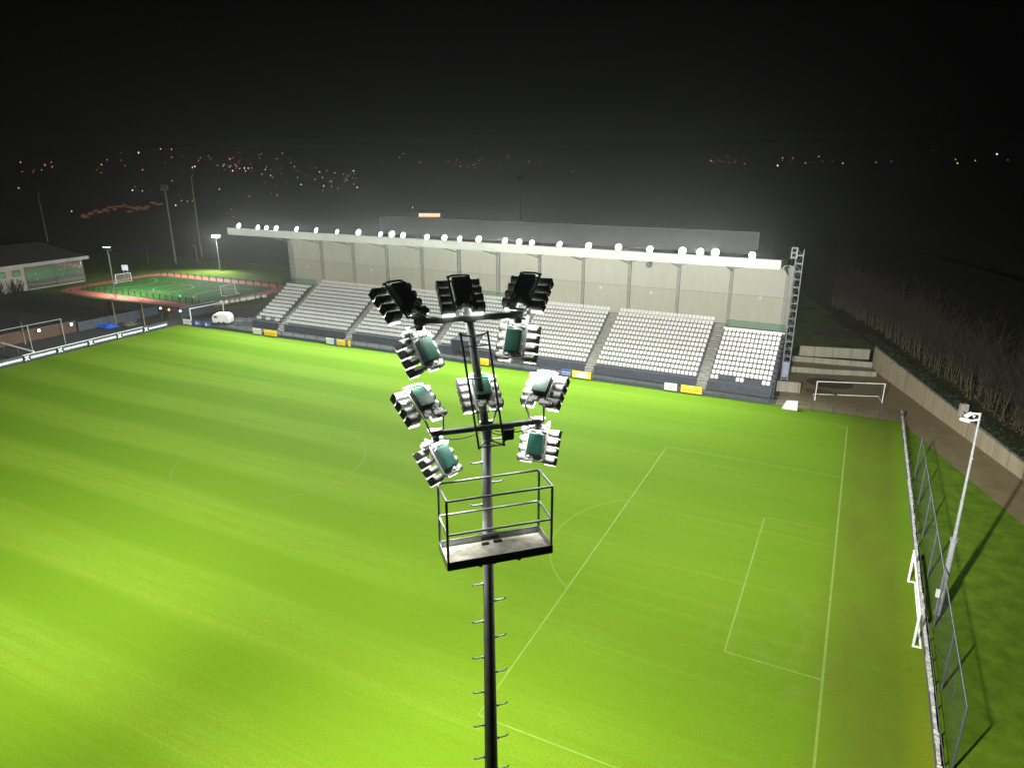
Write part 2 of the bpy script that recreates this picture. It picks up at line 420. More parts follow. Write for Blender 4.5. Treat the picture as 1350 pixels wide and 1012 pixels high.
# ------------------------------------------------------------------ retaining wall and step walls
def ret_wall():
    t = thing('retaining_wall', 'long pale concrete retaining wall running beside the brown path at right', 'wall', (WALL0.x, WALL0.y, 0))
    mb = MB(); cp = MB()
    S = [-60, -40, -20, -10, 0, 10, 20, 30, 35.7]
    for a, b in zip(S, S[1:]):
        vs = []
        for s in (a, b):
            for p in (0, .25):
                x, y = wl(s, p)
                for z in (-.1, wtop(s)): vs.append((x - WALL0.x, y - WALL0.y, z))
        mb.add(vs, [(0, 4, 5, 1), (2, 3, 7, 6), (1, 5, 7, 3)])
        vs = []
        for s in (a, b):
            for p in (-.03, .28):
                x, y = wl(s, p)
                for z in (wtop(s) + .002, wtop(s) + .07): vs.append((x - WALL0.x, y - WALL0.y, z))
        cp.add(vs, [(0, 4, 5, 1), (2, 3, 7, 6), (1, 5, 7, 3), (0, 2, 6, 4)])
    mb.build('wall_panels', M_['retain'], t); cp.build('coping', M_['step_conc'], t)
ret_wall()
def low_wall(name, label, x0, y0, x1, y1, z0, z1, th=.22):
    d = Vector((x1 - x0, y1 - y0, 0)); L = d.length; rz = math.atan2(d.y, d.x)
    mb = MB(); mb.box((L / 2, th / 2, (z1 - z0) / 2), (L, th, z1 - z0), bev=.012)
    cp = mb.build(name, M_['step_conc'], M=Matrix.Translation((x0, y0, z0)) @ Matrix.Rotation(rz, 4, 'Z'))
    return tag(cp, label, 'wall')
low_wall('step_wall', 'highest of three pale step walls below the dark grass slope', -7.1, 22.8, 1.83, 24.85, 1.3, 2.8)
low_wall('step_wall', 'long middle step wall between the high step wall and the curved one', -7.9, 22.0, 2.3, 23.3, .6, 1.42)
low_wall('step_wall', 'lowest and shortest of three step walls behind the loose goal', -8.0, 18.7, -4.3, 19.5, -.05, .75)
low_wall('concrete_block', 'pale concrete block wall at the right foot of the grandstand', -8.7, 9.2, -5.75, 9.7, 0, 1.33, .5)
def terr(z, pts): 
    mb = MB(); mb.add([(x, y, z) for x, y in pts], [tuple(range(len(pts)))]); return mb
terr(1.38, [(-7.9, 22.22), (2.3, 23.5), (1.9, 24.83), (-7.1, 22.78)]).build('upper_step', M_['bankgrass'])['kind'] = 'structure'
terr(.68, [(-8, 18.92), (-4.3, 19.72), (2.7, 21.5), (2.2, 23.2), (-7.9, 21.95)]).build('middle_step', M_['path'])['kind'] = 'structure'
low_wall('kerb', 'thin curved kerb running from the lowest step wall to the path', -4.3, 19.5, 2.9, 21.4, -.05, .69, .12)
mb = MB(); pts = []
for i in range(14):
    a = 2 * PI * i / 14; pts.append((-2.6 + 2.9 * math.cos(a), 15.6 + 2.2 * math.sin(a)))
mb.add([(x, y, .004) for x, y in pts], [tuple(range(14))])
struct(mb.build('bare_soil', mat('wet brown soil', (.040, .030, .014), .9, scale=.9, bump=.3, col2=(.022, .018, .009))))

# ------------------------------------------------------------------ leaves, weeds, ivy (stuff)
def leafy(name, m, spots, size, seed, flat=.5):
    rnd = random.Random(seed); mb = MB()
    for (x, y, z) in spots:
        for k in range(3):
            a = rnd.uniform(0, 2 * PI); t = rnd.uniform(-.9, .9); s = size * rnd.uniform(.5, 1.3)
            u = Vector((math.cos(a), math.sin(a), 0)); v = Vector((-math.sin(a) * math.cos(t), math.cos(a) * math.cos(t), math.sin(t)))
            c = Vector((x + rnd.gauss(0, size), y + rnd.gauss(0, size), z + rnd.uniform(0, size * 1.5)))
            mb.quad(c - u * s * .5, c + v * s * .35, c + u * s * .5, c - v * s * .35)
    return struct(mb.build(name, m), 'stuff')
rnd = random.Random(3)
sp = []
for i in range(1800):
    s = rnd.uniform(-40, 40); p = abs(rnd.gauss(.55, .45)) + .2; x, y = wl(s, p); sp.append((x, y, wtop(s) - .12 + rnd.uniform(0, .3)))
leafy('ivy_cover', M_['ivy'], sp, .26, 4)
sp = []
for i in range(1500):
    s = rnd.uniform(-16, 66); p = rnd.uniform(3.2, 8.5); x, y = wl(s, p); sp.append((x, y, wtop(s) + rnd.uniform(0, .9)))
leafy('undergrowth', mat('dry brown undergrowth', (.050, .038, .014), .9, scale=3, col2=(.014, .013, .006)), sp, .34, 14)
sp = []
for i in range(900):
    a = rnd.uniform(0, 2 * PI); r = math.sqrt(rnd.random()); sp.append((-2.9 + 3.2 * r * math.cos(a), 30.5 + 2.6 * r * math.sin(a), 2.8 + .7 * (1 - r)))
tag(leafy('low_bush', M_['twig'], sp, .28, 5), 'dark low sprawling bush on the grass slope above the step walls', 'bush')
for o in (bpy.data.objects['low_bush'],): del o['kind']
sp = [(rnd.uniform(-5.3, -1.5), 10.2 + rnd.uniform(0, 1.6), .02) for i in range(160)]
leafy('weeds', M_['ivy'], sp, .16, 6)

# ------------------------------------------------------------------ bare trees on the bank
def tree_meshes(seed, h):
    rnd = random.Random(seed); tr = MB(); cr = MB()
    stems = []
    tr.tube((-1.05, 0, -.25), (1.05, 0, -.25), .2, .2, 6); tr.tube((0, -.8, -.25), (0, .8, -.25), .2, .2, 6)
    for i in range(rnd.randint(5, 7)):
        x, y = rnd.uniform(-.95, .95), rnd.uniform(-.7, .7)
        p = Vector((x, y, -.3)); r = rnd.uniform(.05, .11); top = rnd.uniform(2.2, 3.6)
        k = 4; lx, ly = rnd.gauss(0, .08), rnd.gauss(0, .08)
        for j in range(k):
            q = p + Vector((lx + rnd.gauss(0, .06), ly + rnd.gauss(0, .06), (top + .3) / k)); tr.tube(p, q, r, r * .85, 6, caps=False); p = q; r *= .85
        stems.append((p.copy(), r))
    for p, r in stems:
        for b in range(5):
            q = p - Vector((0, 0, rnd.uniform(0, 1.6))); d = Vector((rnd.gauss(0, .62), rnd.gauss(0, .62), 1)).normalized(); rr = r * rnd.uniform(.4, .7); L = h * rnd.uniform(.45, 1.) - 3
            k = 6
            for j in range(k):
                d = (d + Vector((rnd.gauss(0, .12), rnd.gauss(0, .12), .03))).normalized(); n = q + d * max(.3, L / k)
                cr.tube(q, n, rr, rr * .75, 4, caps=False)
                for t in range(3):
                    td = (d + Vector((rnd.gauss(0, .6), rnd.gauss(0, .6), rnd.uniform(-.2, .4)))).normalized(); a = q.lerp(n, rnd.random()); e = a + td * rnd.uniform(.5, 1.5)
                    cr.tube(a, e, rr * .35, .006, 3, caps=False)
                q = n; rr *= .75
    return tr.mesh('trunk', M_['bark']), cr.mesh('crown', M_['twig'])
TV = [tree_meshes(s, h) for s, h in ((11, 9.5), (12, 8.), (13, 10.5), (14, 8.8))]
TL = 'tall bare winter tree with pale stems on the bank behind the concrete wall'
protos = []
def add_tree(x, y, z, k, rz, sc):
    M = Matrix.Translation((x, y, z)) @ Matrix.Rotation(rz, 4, 'Z') @ Matrix.Scale(sc, 4)
    t = thing('bare_tree', TL, 'tree', group='bare trees on the bank', M=M)
    put('trunk', TV[k][0], t); put('crown', TV[k][1], t)
s = -14.; i = 0
while s < 66:
    p = 4.0 + rnd.uniform(-.35, .35); x, y = wl(s, p)
    add_tree(x, y, wtop(s) + .02, i % 4, rnd.uniform(0, 6.28), rnd.uniform(.85, 1.12))
    if i % 2 == 0:
        x, y = wl(s + .9, 7.0 + rnd.uniform(-1, 1)); add_tree(x, y, wtop(s) + .1, (i + 1) % 4, rnd.uniform(0, 6.28), rnd.uniform(1., 1.2))
    s += 1.75; i += 1

# ------------------------------------------------------------------ grandstand
XL, XR = -95.0, -8.75
AIS = [-88.5, -74.0, -57.6, -45.0, -32.6, -17.3]; AW = .68
COLX = [-9.4 - 7.133 * k for k in range(13)]
NR = 13
ry = lambda i: 6.6 + .8 * i
rz_ = lambda i: 1.05 + .445 * i
BL = [(XL + .1, AIS[0] - AW)] + [(AIS[k] + AW, AIS[k + 1] - AW) for k in range(5)] + [(AIS[5] + AW, XR - .15)]
stand = thing('grandstand', 'long white roofed football grandstand with rows of white seats behind the pitch', 'grandstand', (-52, 6.2, 0))
SO = Vector((-52, 6.2, 0)); SM = Matrix.Translation(-SO)
def part(mb, name, m, parent=stand): return mb.build(name, m, parent, SM if parent is stand else None)
TUN = (-54.6, -50.6)
mb = MB()
for b, (x0, x1) in enumerate(BL):
    for i in range(NR):
        top = rz_(i)
        if b in (0, 6) and i >= 11: top = rz_(11) + .1
        segs = [(x0 - (.1 if b == 0 else 0), x1 + (.15 if b == 6 else 0))]
        if b == 3 and i < 3: segs = [(x0, TUN[0]), (TUN[1], x1)]
        for a, c in segs: mb.box(((a + c) / 2, ry(i) + .0, top / 2), (c - a, .8, top))
part(mb, 'terrace', M_['terrace'])
for a in AIS:
    mb = MB()
    for i in range(NR):
        for h in (0, 1):
            z = rz_(i) - .22 + h * .222
            if i == 0 and h == 0: z = .75
            mb.box((a, ry(i) - .2 + .4 * h, z / 2), (2 * AW - .004, .4, z))
    for k, zz in enumerate((.25, .5)): mb.box((a, 5.75 + .3 * k - .0, zz / 2), (2 * AW - .2, .3, zz))
    part(mb, 'aisle_stairs', M_['stair'])
    nb = MB()
    for i in range(NR): 
        nb.box((a, ry(i) - .385, rz_(i) - .21), (2 * AW - .3, .03, .02)); 
    part(nb, 'step_nosing', M_['steel'])
xs = [XL] + [q for a in AIS for q in (a - AW, a + AW)] + [XR]
for a, c in zip(xs[::2], xs[1::2]):
    pieces = [(a, c)] if not (a < TUN[0] < c) else [(a, TUN[0]), (TUN[1], c)]
    for p, q in pieces: mb = MB(); mb.box(((p + q) / 2, 6.13, .62), (q - p, .12, 1.24)); part(mb, 'front_wall', M_['navy'])
# tunnel mouth with a dark blue door
mb = MB()
for x in TUN: mb.box((x, 7.3, 1.1), (.16, 2.5, 2.2))
mb.box(((TUN[0] + TUN[1]) / 2, 7.35, 2.27), (TUN[1] - TUN[0] + .16, 2.4, .14))
part(mb, 'tunnel', M_['navy'])
mb = MB(); mb.box(((TUN[0] + TUN[1]) / 2, 8.52, 1.08), (TUN[1] - TUN[0] - .3, .07, 2.1)); part(mb, 'door', M_['navy'])
# glass screens and platform rails on the two end blocks, glass box by the mast
def screen(x0, x1, y, z0, h, posts=True):
    mb = MB(); mb.box(((x0 + x1) / 2, y, z0 + h / 2), (x1 - x0, .02, h)); part(mb, 'glass_screen', M_['screenglass'])
    mb = MB(); mb.box(((x0 + x1) / 2, y, z0 + h + .03), (x1 - x0, .06, .05)); part(mb, 'screen_rail', M_['steel'])
for x0, x1 in ((BL[6][0], XR), (XL, BL[0][1])):
    mb = MB(); mb.box(((x0 + x1) / 2, ry(11) - .4, rz_(11) + .22), (x1 - x0, .1, .26)); part(mb, 'platform_edge', M_['white_paint'])
    screen(x0 + .1, x1 - .1, ry(12) + .35, rz_(11) + .1, 1.0)
screen(-56.6, -45.8, ry(12) + .5, rz_(12), 1.5)
# walls, columns, roof
YB = 17.4
mb = MB(); mb.box(((XL + XR) / 2 + .05, YB, 12.55), (XR - XL + .4, .3, 4.3)); part(mb, 'upper_back_wall', M_['backwall'])
mb = MB(); mb.box(((XL + XR) / 2 + .05, YB - .02, 5.2), (XR - XL + .4, .3, 10.4)); part(mb, 'lower_back_wall', M_['backwall2'])
mb = MB(); mb.box(((XL + XR) / 2, YB - .19, 10.42), (XR - XL, .05, .07)); part(mb, 'wall_seam', M_['stand_steel'])
fz = lambda y: 15.55 - (y - 9.8) * .09                                # underside of the roof
for k, x in enumerate(COLX):
    mb = MB(); w = .34 if k < 12 else .9
    if k in (6, 7): w = .5
    for dx in (-w / 2, w / 2): mb.box((x + dx, YB - .42, 7.5), (.06, .42, 14.7))
    mb.box((x, YB - .42, 7.5), (w, .08, 14.7))
    part(mb, 'column', M_['stand_steel'])
    mb = MB()
    mb.tube((x, YB - .5, 13.6), (x, 10., fz(10) - .1), .09, .07, 6); mb.tube((x, YB - .4, 14.6), (x, 10., fz(10) - .02), .10, .10, 6)
    for q in range(5):
        y0 = 16.4 - q * 1.35; t = (YB - .5 - y0) / (YB - 10.5); zl = 13.6 + (fz(10) - .1 - 13.6) * t
        mb.tube((x, y0, zl), (x, y0 - .7, fz(y0 - .7) - .03), .04, .04, 5)
    part(mb, 'roof_truss', M_['stand_steel'])
    mb = MB(); mb.tube((x, YB - .6, 13.9), (x + (3.5 if k else .0), 12.5, fz(12.5) - .2), .05, .05, 5); part(mb, 'brace', M_['stand_steel'])
RX0, RX1 = -102.4, -9.75
mb = MB()
y0, y1 = 9.82, 19.2
mb.add([(RX0, y0, 16.25), (RX1, y0, 16.25), (RX1, y1, 15.2), (RX0, y1, 15.2), (RX0, y0, fz(y0)), (RX1, y0, fz(y0)), (RX1, y1, fz(y1) - .1), (RX0, y1, fz(y1) - .1)],
       [(0, 1, 2, 3), (7, 6, 5, 4), (0, 4, 5, 1), (1, 5, 6, 2), (2, 6, 7, 3), (3, 7, 4, 0)])
part(mb, 'roof', M_['roof'])
mb = MB(); mb.box(((RX0 + RX1) / 2, 9.72, 15.85), (RX1 - RX0, .18, 1.1), bev=.02); mb.box(((RX0 + RX1) / 2, 9.7, 15.26), (RX1 - RX0 - .3, .12, .07))
part(mb, 'fascia', M_['fascia'])
mb = MB(); 
for y in (11.5, 13.2, 14.9, 16.6): mb.box(((RX0 + RX1) / 2, y, fz(y) - .07), (RX1 - RX0 - .5, .09, .12))
part(mb, 'purlins', M_['stand_steel'])
mb = MB(); X0, X1 = -76.8, -14.0
mb.box(((X0 + X1) / 2, 20.2, 17.0), (X1 - X0, .12, 2.9)); part(mb, 'roof_screen', mat('dark roof screen sheet', (.022, .024, .025), .7, scale=.7, var=.3))
mb = MB(); mb.box(((X0 + X1) / 2, 20.1, 18.5), (X1 - X0, .2, .1)); mb.box((X1 + .05, 20.1, 17.1), (.1, .2, 2.9)); mb.box((X0 - .05, 20.1, 17.1), (.1, .2, 2.9))
part(mb, 'screen_edging', M_['steel_dark'])
for side, x in ((1, XR + .12), (-1, XL - .08)):
    mb = MB()
    mb.add([(x, 6.07, 0), (x, 17.2, 0), (x, 17.2, 7.1), (x, 6.07, 1.3), (x + .12 * side, 6.07, 0), (x + .12 * side, 17.2, 0), (x + .12 * side, 17.2, 7.1), (x + .12 * side, 6.07, 1.3)],
           [(0, 1, 2, 3), (7, 6, 5, 4), (3, 2, 6, 7), (0, 3, 7, 4), (1, 5, 6, 2)])
    part(mb, 'end_wall', M_['terrace'])
for x in (XR + .18, XL - .14):
    mb = MB()
    mb.tube((x, 6.2, 2.35), (x, 17, 8.1), .03, .03, 6); mb.tube((x, 6.2, 1.8), (x, 17, 7.6), .02, .02, 6)
    for i in range(9): mb.tube((x, 6.2 + 1.35 * i, 1.2 + .715 * i), (x, 6.2 + 1.35 * i, 2.35 + .715 * i), .02, .02, 5)
    part(mb, 'end_handrail', M_['rail_black'])
mb = MB(); mb.add([(XR + .1, 15.2, 15.4), (XR + .1, 17.2, 15.2), (XR + .1, 17.2, 13.2), (XR + .1, 16.6, 13.6), (XR + .16, 15.2, 15.4), (XR + .16, 17.2, 15.2), (XR + .16, 17.2, 13.2), (XR + .16, 16.6, 13.6)], [(0, 1, 2, 3), (7, 6, 5, 4), (0, 3, 7, 4), (3, 2, 6, 7), (0, 4, 5, 1)])
part(mb, 'gable_sheet', M_['stand_steel'])
mb = MB()
for x, z in ((-91.5, 9.2), (-77.2, 9.6), (-35.2, 9.8), (-27.5, 9.7), (-12.6, 10.2)): mb.box((x, YB - .2, z), (.4, .03, .4))
part(mb, 'wall_notices', mat('pale blue notice', (.35, .40, .55), .6))
# things under the roof: loudspeakers
for x, lab in ((-26.9, 'dark round loudspeaker hanging under the grandstand roof near its right end'), (-92, 'dark loudspeaker hanging under the grandstand roof at its left end')):
    t = thing('loudspeaker', lab, 'loudspeaker', (x, 13, fz(13) - .1))
    mb = MB(); mb.tube((0, 0, 0), (0, 0, -.5), .04, .04, 6); mb.build('bracket', M_['stand_steel'], t)
    mb = MB(); mb.tube((0, .3, -.75), (0, -.3, -.85), .2, .42, 12); mb.box((0, .35, -.72), (.4, .3, .4)); mb.build('horn', M_['steel_dark'], t)

# seats: the 300 that show largest are single objects, the rest one object
def seat_mb(dst=None, off=(0, 0, 0), lo=False):
    m = dst or MB(); o = Vector(off)
    w = .215
    # leaning back shell with rounded top and the seat pan folded up against it; y is away from the pitch
    w = .213
    prof = [(-w, .17, .46), (w, .17, .46), (w + .012, .22, .70), (w * .70, .25, .82), (-w * .70, .25, .82), (-w - .012, .22, .70)]
    fr = [o + Vector(p) for p in prof]; bk = [o + Vector((p[0] * .96, p[1] + .05, p[2] - .01)) for p in prof]
    m.add(fr + bk, [(0, 1, 2, 3, 4, 5), (11, 10, 9, 8, 7, 6)] + [(i, i + 6, (i + 1) % 6 + 6, (i + 1) % 6) for i in range(6)])
    pn = [(-w * .9, .02, .36), (w * .9, .02, .36), (w * .9, .09, .68), (-w * .9, .09, .68)]
    pb = [(-w * .85, .09, .34), (w * .85, .09, .34), (w * .85, .13, .66), (-w * .85, .13, .66)]
    m.add([o + Vector(p) for p in pn + pb], [(0, 1, 2, 3), (7, 6, 5, 4), (0, 4, 5, 1), (1, 5, 6, 2), (2, 6, 7, 3), (3, 7, 4, 0)])
    if not lo: m.box(o + Vector((0, .13, .19)), (.06, .08, .34), 1)
    return m
spots = []
SP = .525
bname = ['far left end block', 'second block from the left', 'third block from the left', 'tunnel block', 'third block from the right', 'second block from the right', 'right end block']
for b, (x0, x1) in enumerate(BL):
    n = int((x1 - x0) / SP); off = (x1 - x0 - n * SP) / 2
    for i in range(NR):
        if b in (0, 6) and i >= 11: continue
        for j in range(n):
            x = x0 + off + SP * (j + .5)
            if b == 3 and i < 3 and TUN[0] - .3 < x < TUN[1] + .3: continue
            if b in (0, 6) and i == 0 and not any(abs(j - c) < 1.1 and j >= c for c in (0, n // 2 - 1, n - 2)): continue
            spots.append((x, ry(i) - .02, rz_(i), b, i, j, n))
spots.sort(key=lambda q: (Vector(q[:3]) - CP).length)
sm = seat_mb().mesh('stadium_seat', [M_['white_seat'], M_['steel_dark']])
ords = ['front', 'second', 'third', 'fourth', 'fifth', 'sixth', 'seventh', 'eighth', 'ninth', 'tenth', 'eleventh', 'twelfth', 'back']
def nth(k):
    return str(k) + ('th' if 10 <= k % 100 <= 20 else {1: 'st', 2: 'nd', 3: 'rd'}.get(k % 10, 'th'))
for (x, y, z, b, i, j, n) in spots[:300]:
    o = put('stadium_seat', sm, None, Matrix.Translation((x, y, z)))
    tag(o, 'white seat, %s row, %s from the right, in the %s' % (ords[i], nth(n - j), bname[b]), 'seat', 'white seats of the grandstand')
rest = MB()
for (x, y, z, b, i, j, n) in spots[300:]: seat_mb(rest, (x, y, z), True)
struct(rest.build('stadium_seats', M_['white_seat']), 'stuff')
bpy.data.objects['stadium_seats']['label'] = 'remaining rows of white plastic seats filling the grandstand'
bpy.data.objects['stadium_seats']['category'] = 'seats'

# roof floodlights
LX = [-99.7, -95.2, -93.2, -91.0, -86.5, -82.3, -77.9, -73.6, -69.3, -67.1, -65.0, -60.6, -57.5, -54.9, -51.7, -47.4, -45.1, -43.1, -38.9, -34.6, -30.4, -26.1, -21.8, -19.6, -17.7, -13.2]
def roof_lamp():
    t = thing('roof_floodlight', '', 'floodlight', (LX[0], 9.7, 16.42), 0, 'floodlights along the grandstand roof')
    T = Matrix.Rotation(math.radians(-24), 4, 'X')
    mb = MB(); mb.tube(T @ Vector((0, .0, .44)), T @ Vector((0, .2, .44)), .50, .36, 24); mb.box((0, .24, .44), (.4, .14, .36), M=T, bev=.03)
    for k in range(7): mb.box((-.36 + .12 * k, .26, .42), (.02, .08, .5), M=T)
    mb.build('housing', M_['steel_dark'], t)
    mb = MB(); mb.tube(T @ Vector((0, .03, .44)), T @ Vector((0, -.03, .44)), .45, .45, 24); mb.build('lamp_glass', M_['rooflens'], t)
    mb = MB(); mb.tube((-.46, .1, -.02), (-.46, .1, .42), .025); mb.tube((.46, .1, -.02), (.46, .1, .42), .025); mb.box((0, .1, -.01), (1.0, .09, .03)); mb.build('bracket', M_['steel'], t)
    return t
rl = roof_lamp()
for k, x in enumerate(LX):
    lab = ('bright white floodlight on the grandstand roof, %s from the left end' % nth(k + 1)) if k < 13 else ('bright white floodlight on the grandstand roof, %s from the right end' % nth(26 - k))
    if k == 0: rl['label'] = lab
    else: dup(rl, lab, Matrix.Translation((x, 9.7, 16.42)) @ Matrix.Rotation(random.uniform(-.25, .25), 4, 'Z') @ Matrix.Scale(random.uniform(.82, 1.12), 4))

# ------------------------------------------------------------------ lights
def light(kind, name, loc, aim, power, col, **kw):
    l = bpy.data.lights.new(name, kind); l.energy = power; l.color = col
    for k, v in kw.items(): setattr(l, k, v)
    o = bpy.data.objects.new(name, l); COL.objects.link(o); o.location = loc
    o.rotation_euler = Vector(aim).to_track_quat('-Z', 'Y').to_euler()
    return o
ROOF_W = 13000
for x in LX:
    light('SPOT', 'roof_beam', (x, 9.25, 16.85), (0, -.86, -.5), ROOF_W, (.86, .97, .94), spot_size=math.radians(140), spot_blend=.8, shadow_soft_size=.3)

# ------------------------------------------------------------------ the floodlight mast
MX, MY = -6.5, -71.6
mast = thing('floodlight_mast', 'tall steel floodlight mast with climbing pegs and caged platform in front of the pitch', 'floodlight mast', (MX, MY, 0))
A = Vector((.724, .69, 0)).normalized(); Nn = Vector((-A.y, A.x, 0))
LEAN = Vector((A.x * -.265, A.y * -.265, 2.0)); HB = Vector((0, 0, 24.45))
prof = [(0, .30), (6, .245), (12, .19), (17.5, .128), (21, .098), (24.5, .078)]
mb = MB()
for (z0, r0), (z1, r1) in zip(prof, prof[1:]): mb.tube((0, 0, z0), (0, 0, z1), r0, r1, 20)
mb.box((0, 0, .02), (.9, .9, .04)); mb.tube((0, 0, 11.9), (0, 0, 12.1), .205, .205, 20)
mb.build('pole', M_['mast_pole'], mast)
mb = MB(); mb.tube(HB - LEAN * .02, HB + LEAN * 1.06, .070, .062, 16); mb.tube(HB - Vector((0, 0, .12)), HB + Vector((0, 0, .12)), .088, .088, 16)
mb.build('head_pole', M_['mast_dark'], mast)
CAMR = Vector((.896, .443, 0)); 
k = 0; z = 24.29
while z > .8:
    if not (22.5 < z < 22.75):
        sgn = -1 if k % 2 else 1
        r = .08 + (24.5 - z) * .0095; d = (A if sgn > 0 else -A)
        mb = MB(); a = d * (r - .01); e = d * (r + .17) 
        mb.tube(Vector((a.x, a.y, z)), Vector((e.x, e.y, z)), .014, .014, 6); mb.tube(Vector((e.x, e.y, z)), Vector((e.x + d.x * .03, e.y + d.y * .03, z + .035)), .014, .012, 6)
        mb.tube(Vector((a.x, a.y, z)), Vector((a.x + d.x * .04, a.y + d.y * .04, z)), .028, .022, 8)
        mb.build('climbing_peg', M_['steel'], mast)
    z -= .385; k += 1
# cross arms
def arm(c, s0, s1, nm):
    mb = MB(); Mx = Matrix.Translation(c) @ Matrix.Rotation(math.atan2(A.y, A.x), 4, 'Z')
    mb.box(((s0 + s1) / 2, -.085, 0), (s1 - s0, .07, .085), M=Mx, bev=.01)
    for s_ in (s0 + .08, s1 - .08):
        mb.box((s_, -.085, .052), (.22, .12, .018), M=Mx); mb.box((s_, -.085, -.085), (.10, .10, .09), M=Mx)
    mb.box((0 if abs(s0 + s1) < .1 else (s0 + s1) / 2, -.04, 0), (.2, .03, .16), M=Mx)
    return mb.build(nm, M_['mast_dark'], mast)
c1 = HB + LEAN * .02; c2 = HB + LEAN * .955
arm(c1 + Vector((0, 0, .06)), -.93, .95, 'cross_arm'); arm(c2, -.86, .84, 'cross_arm')
# ladder cage on the camera side of the head pole
mb = MB(); up = LEAN.normalized()
def lp(a, n, t): q = HB + LEAN * t + A * a + Nn * n; return q
for a in (-.21, .21):
    mb.tube(lp(a, -.22, -.10), lp(a, -.22, .86), .018, .018, 8)
    mb.tube(lp(a, -.22, .845), lp(0, -.04, .80), .014, .014, 6); mb.tube(lp(a, -.22, -.09), lp(0, -.05, -.07), .012, .012, 6)
for t in (-.09, .21, .49, .75): mb.tube(lp(-.21, -.22, t), lp(.21, -.22, t), .011, .011, 6)
mb.build('ladder', M_['ladder_grey'], mast)
mb = MB(); bx = HB + A * .33 + Nn * -.12 + Vector((0, 0, -.05))
Mx = Matrix.Translation(bx) @ Matrix.Rotation(math.atan2(A.y, A.x), 4, 'Z')
mb.box((0, 0, 0), (.17, .12, .17), M=Mx, bev=.012); mb.box((0, 0, .09), (.2, .15, .015), M=Mx)
mb.build('junction_box', mat('brown grey junction box', (.11, .10, .075), .6, scale=8), mast)
mb = MB()
def cable(p, q, sag, r=.009):
    pts = [Vector(p).lerp(Vector(q), i / 8) - Vector((0, 0, sag * math.sin(PI * i / 8))) for i in range(9)]; mb.path(pts, r, 5)
cable(bx + A * -.08, HB + Vector((0, 0, .05)), .04); cable(bx + Vector((0, 0, -.09)), HB + Vector((0, 0, -.22)), .05)
for e in (-.86, .86): cable(c1 + A * e + Nn * -.1, c1 + A * (e * .15) + Nn * -.08 + Vector((0, 0, -.02)), .07)
for e in (-.8, .8): cable(c2 + A * e + Nn * -.1, c2 + A * (e * .1) + Nn * -.08, .05)
mb.build('cables', M_['rail_black'], mast)
# service platform (camera side)
pf = bpy.data.objects.new('service_platform', None)
zb = 22.5; fl = Vector((-6.58, -72.79, 0)) - Vector((MX, MY, 0)); W, D_ = 1.76, .68
Pm = Matrix.Translation((fl.x, fl.y, zb)) @ Matrix.Rotation(math.atan2(A.y, A.x), 4, 'Z')      # x along arm, y away from camera
mb = MB(); mb.box((W / 2, D_ / 2, .02), (W - .02, D_ - .02, .03), M=Pm)
plat = mb.build('platform_floor', M_['grimy_floor'], mast)
mb = MB(); mb.box((W / 2, .008, .075), (W, .016, .15), M=Pm); mb.box((.008, D_ / 2, .075), (.016, D_ - .034, .15), M=Pm); mb.box((W - .008, D_ / 2, .075), (.016, D_ - .034, .15), M=Pm); mb.box((W / 2, D_ - .008, .075), (W, .016, .15), M=Pm)
mb.build('toe_board', M_['steel'], mast)
HT = 1.2
for x in (.022, W - .022):
    for y in (.022, D_ - .022):
        m2 = MB(); m2.tube(Pm @ Vector((x, y, .0)), Pm @ Vector((x, y, HT - .02)), .021, .021, 10); m2.build('rail_post', M_['steel'], mast)
mb = MB(); q = lambda x, y, z: Pm @ Vector((x, y, z))
for h in (HT, .62):
    pts = [q(.02, .02, h), q(W - .02, .02, h), q(W - .02, D_ - .02, h), q(.02, D_ - .02, h), q(.02, .02, h)]
    for a_, b_ in zip(pts, pts[1:]): mb.tube(a_, b_, .019, .019, 10)
mb.build('guard_rail', M_['steel'], mast)
mb = MB()
for x in (.55, 1.2): mb.box((x, D_ / 2, -.03), (.05, D_ - .1, .06), M=Pm); mb.box((x, .25, -.075), (.03, .04, .04), M=Pm)
mb.box((W / 2, D_ + .06, .05), (.3, .16, .1), M=Pm); mb.box((W / 2 + .1, D_ - .12, .05), (.14, .05, .04), M=Pm); mb.box((W / 2 - .12, D_ - .14, .05), (.12, .05, .04), M=Pm)
mb.build('platform_bracket', M_['steel_dark'], mast)

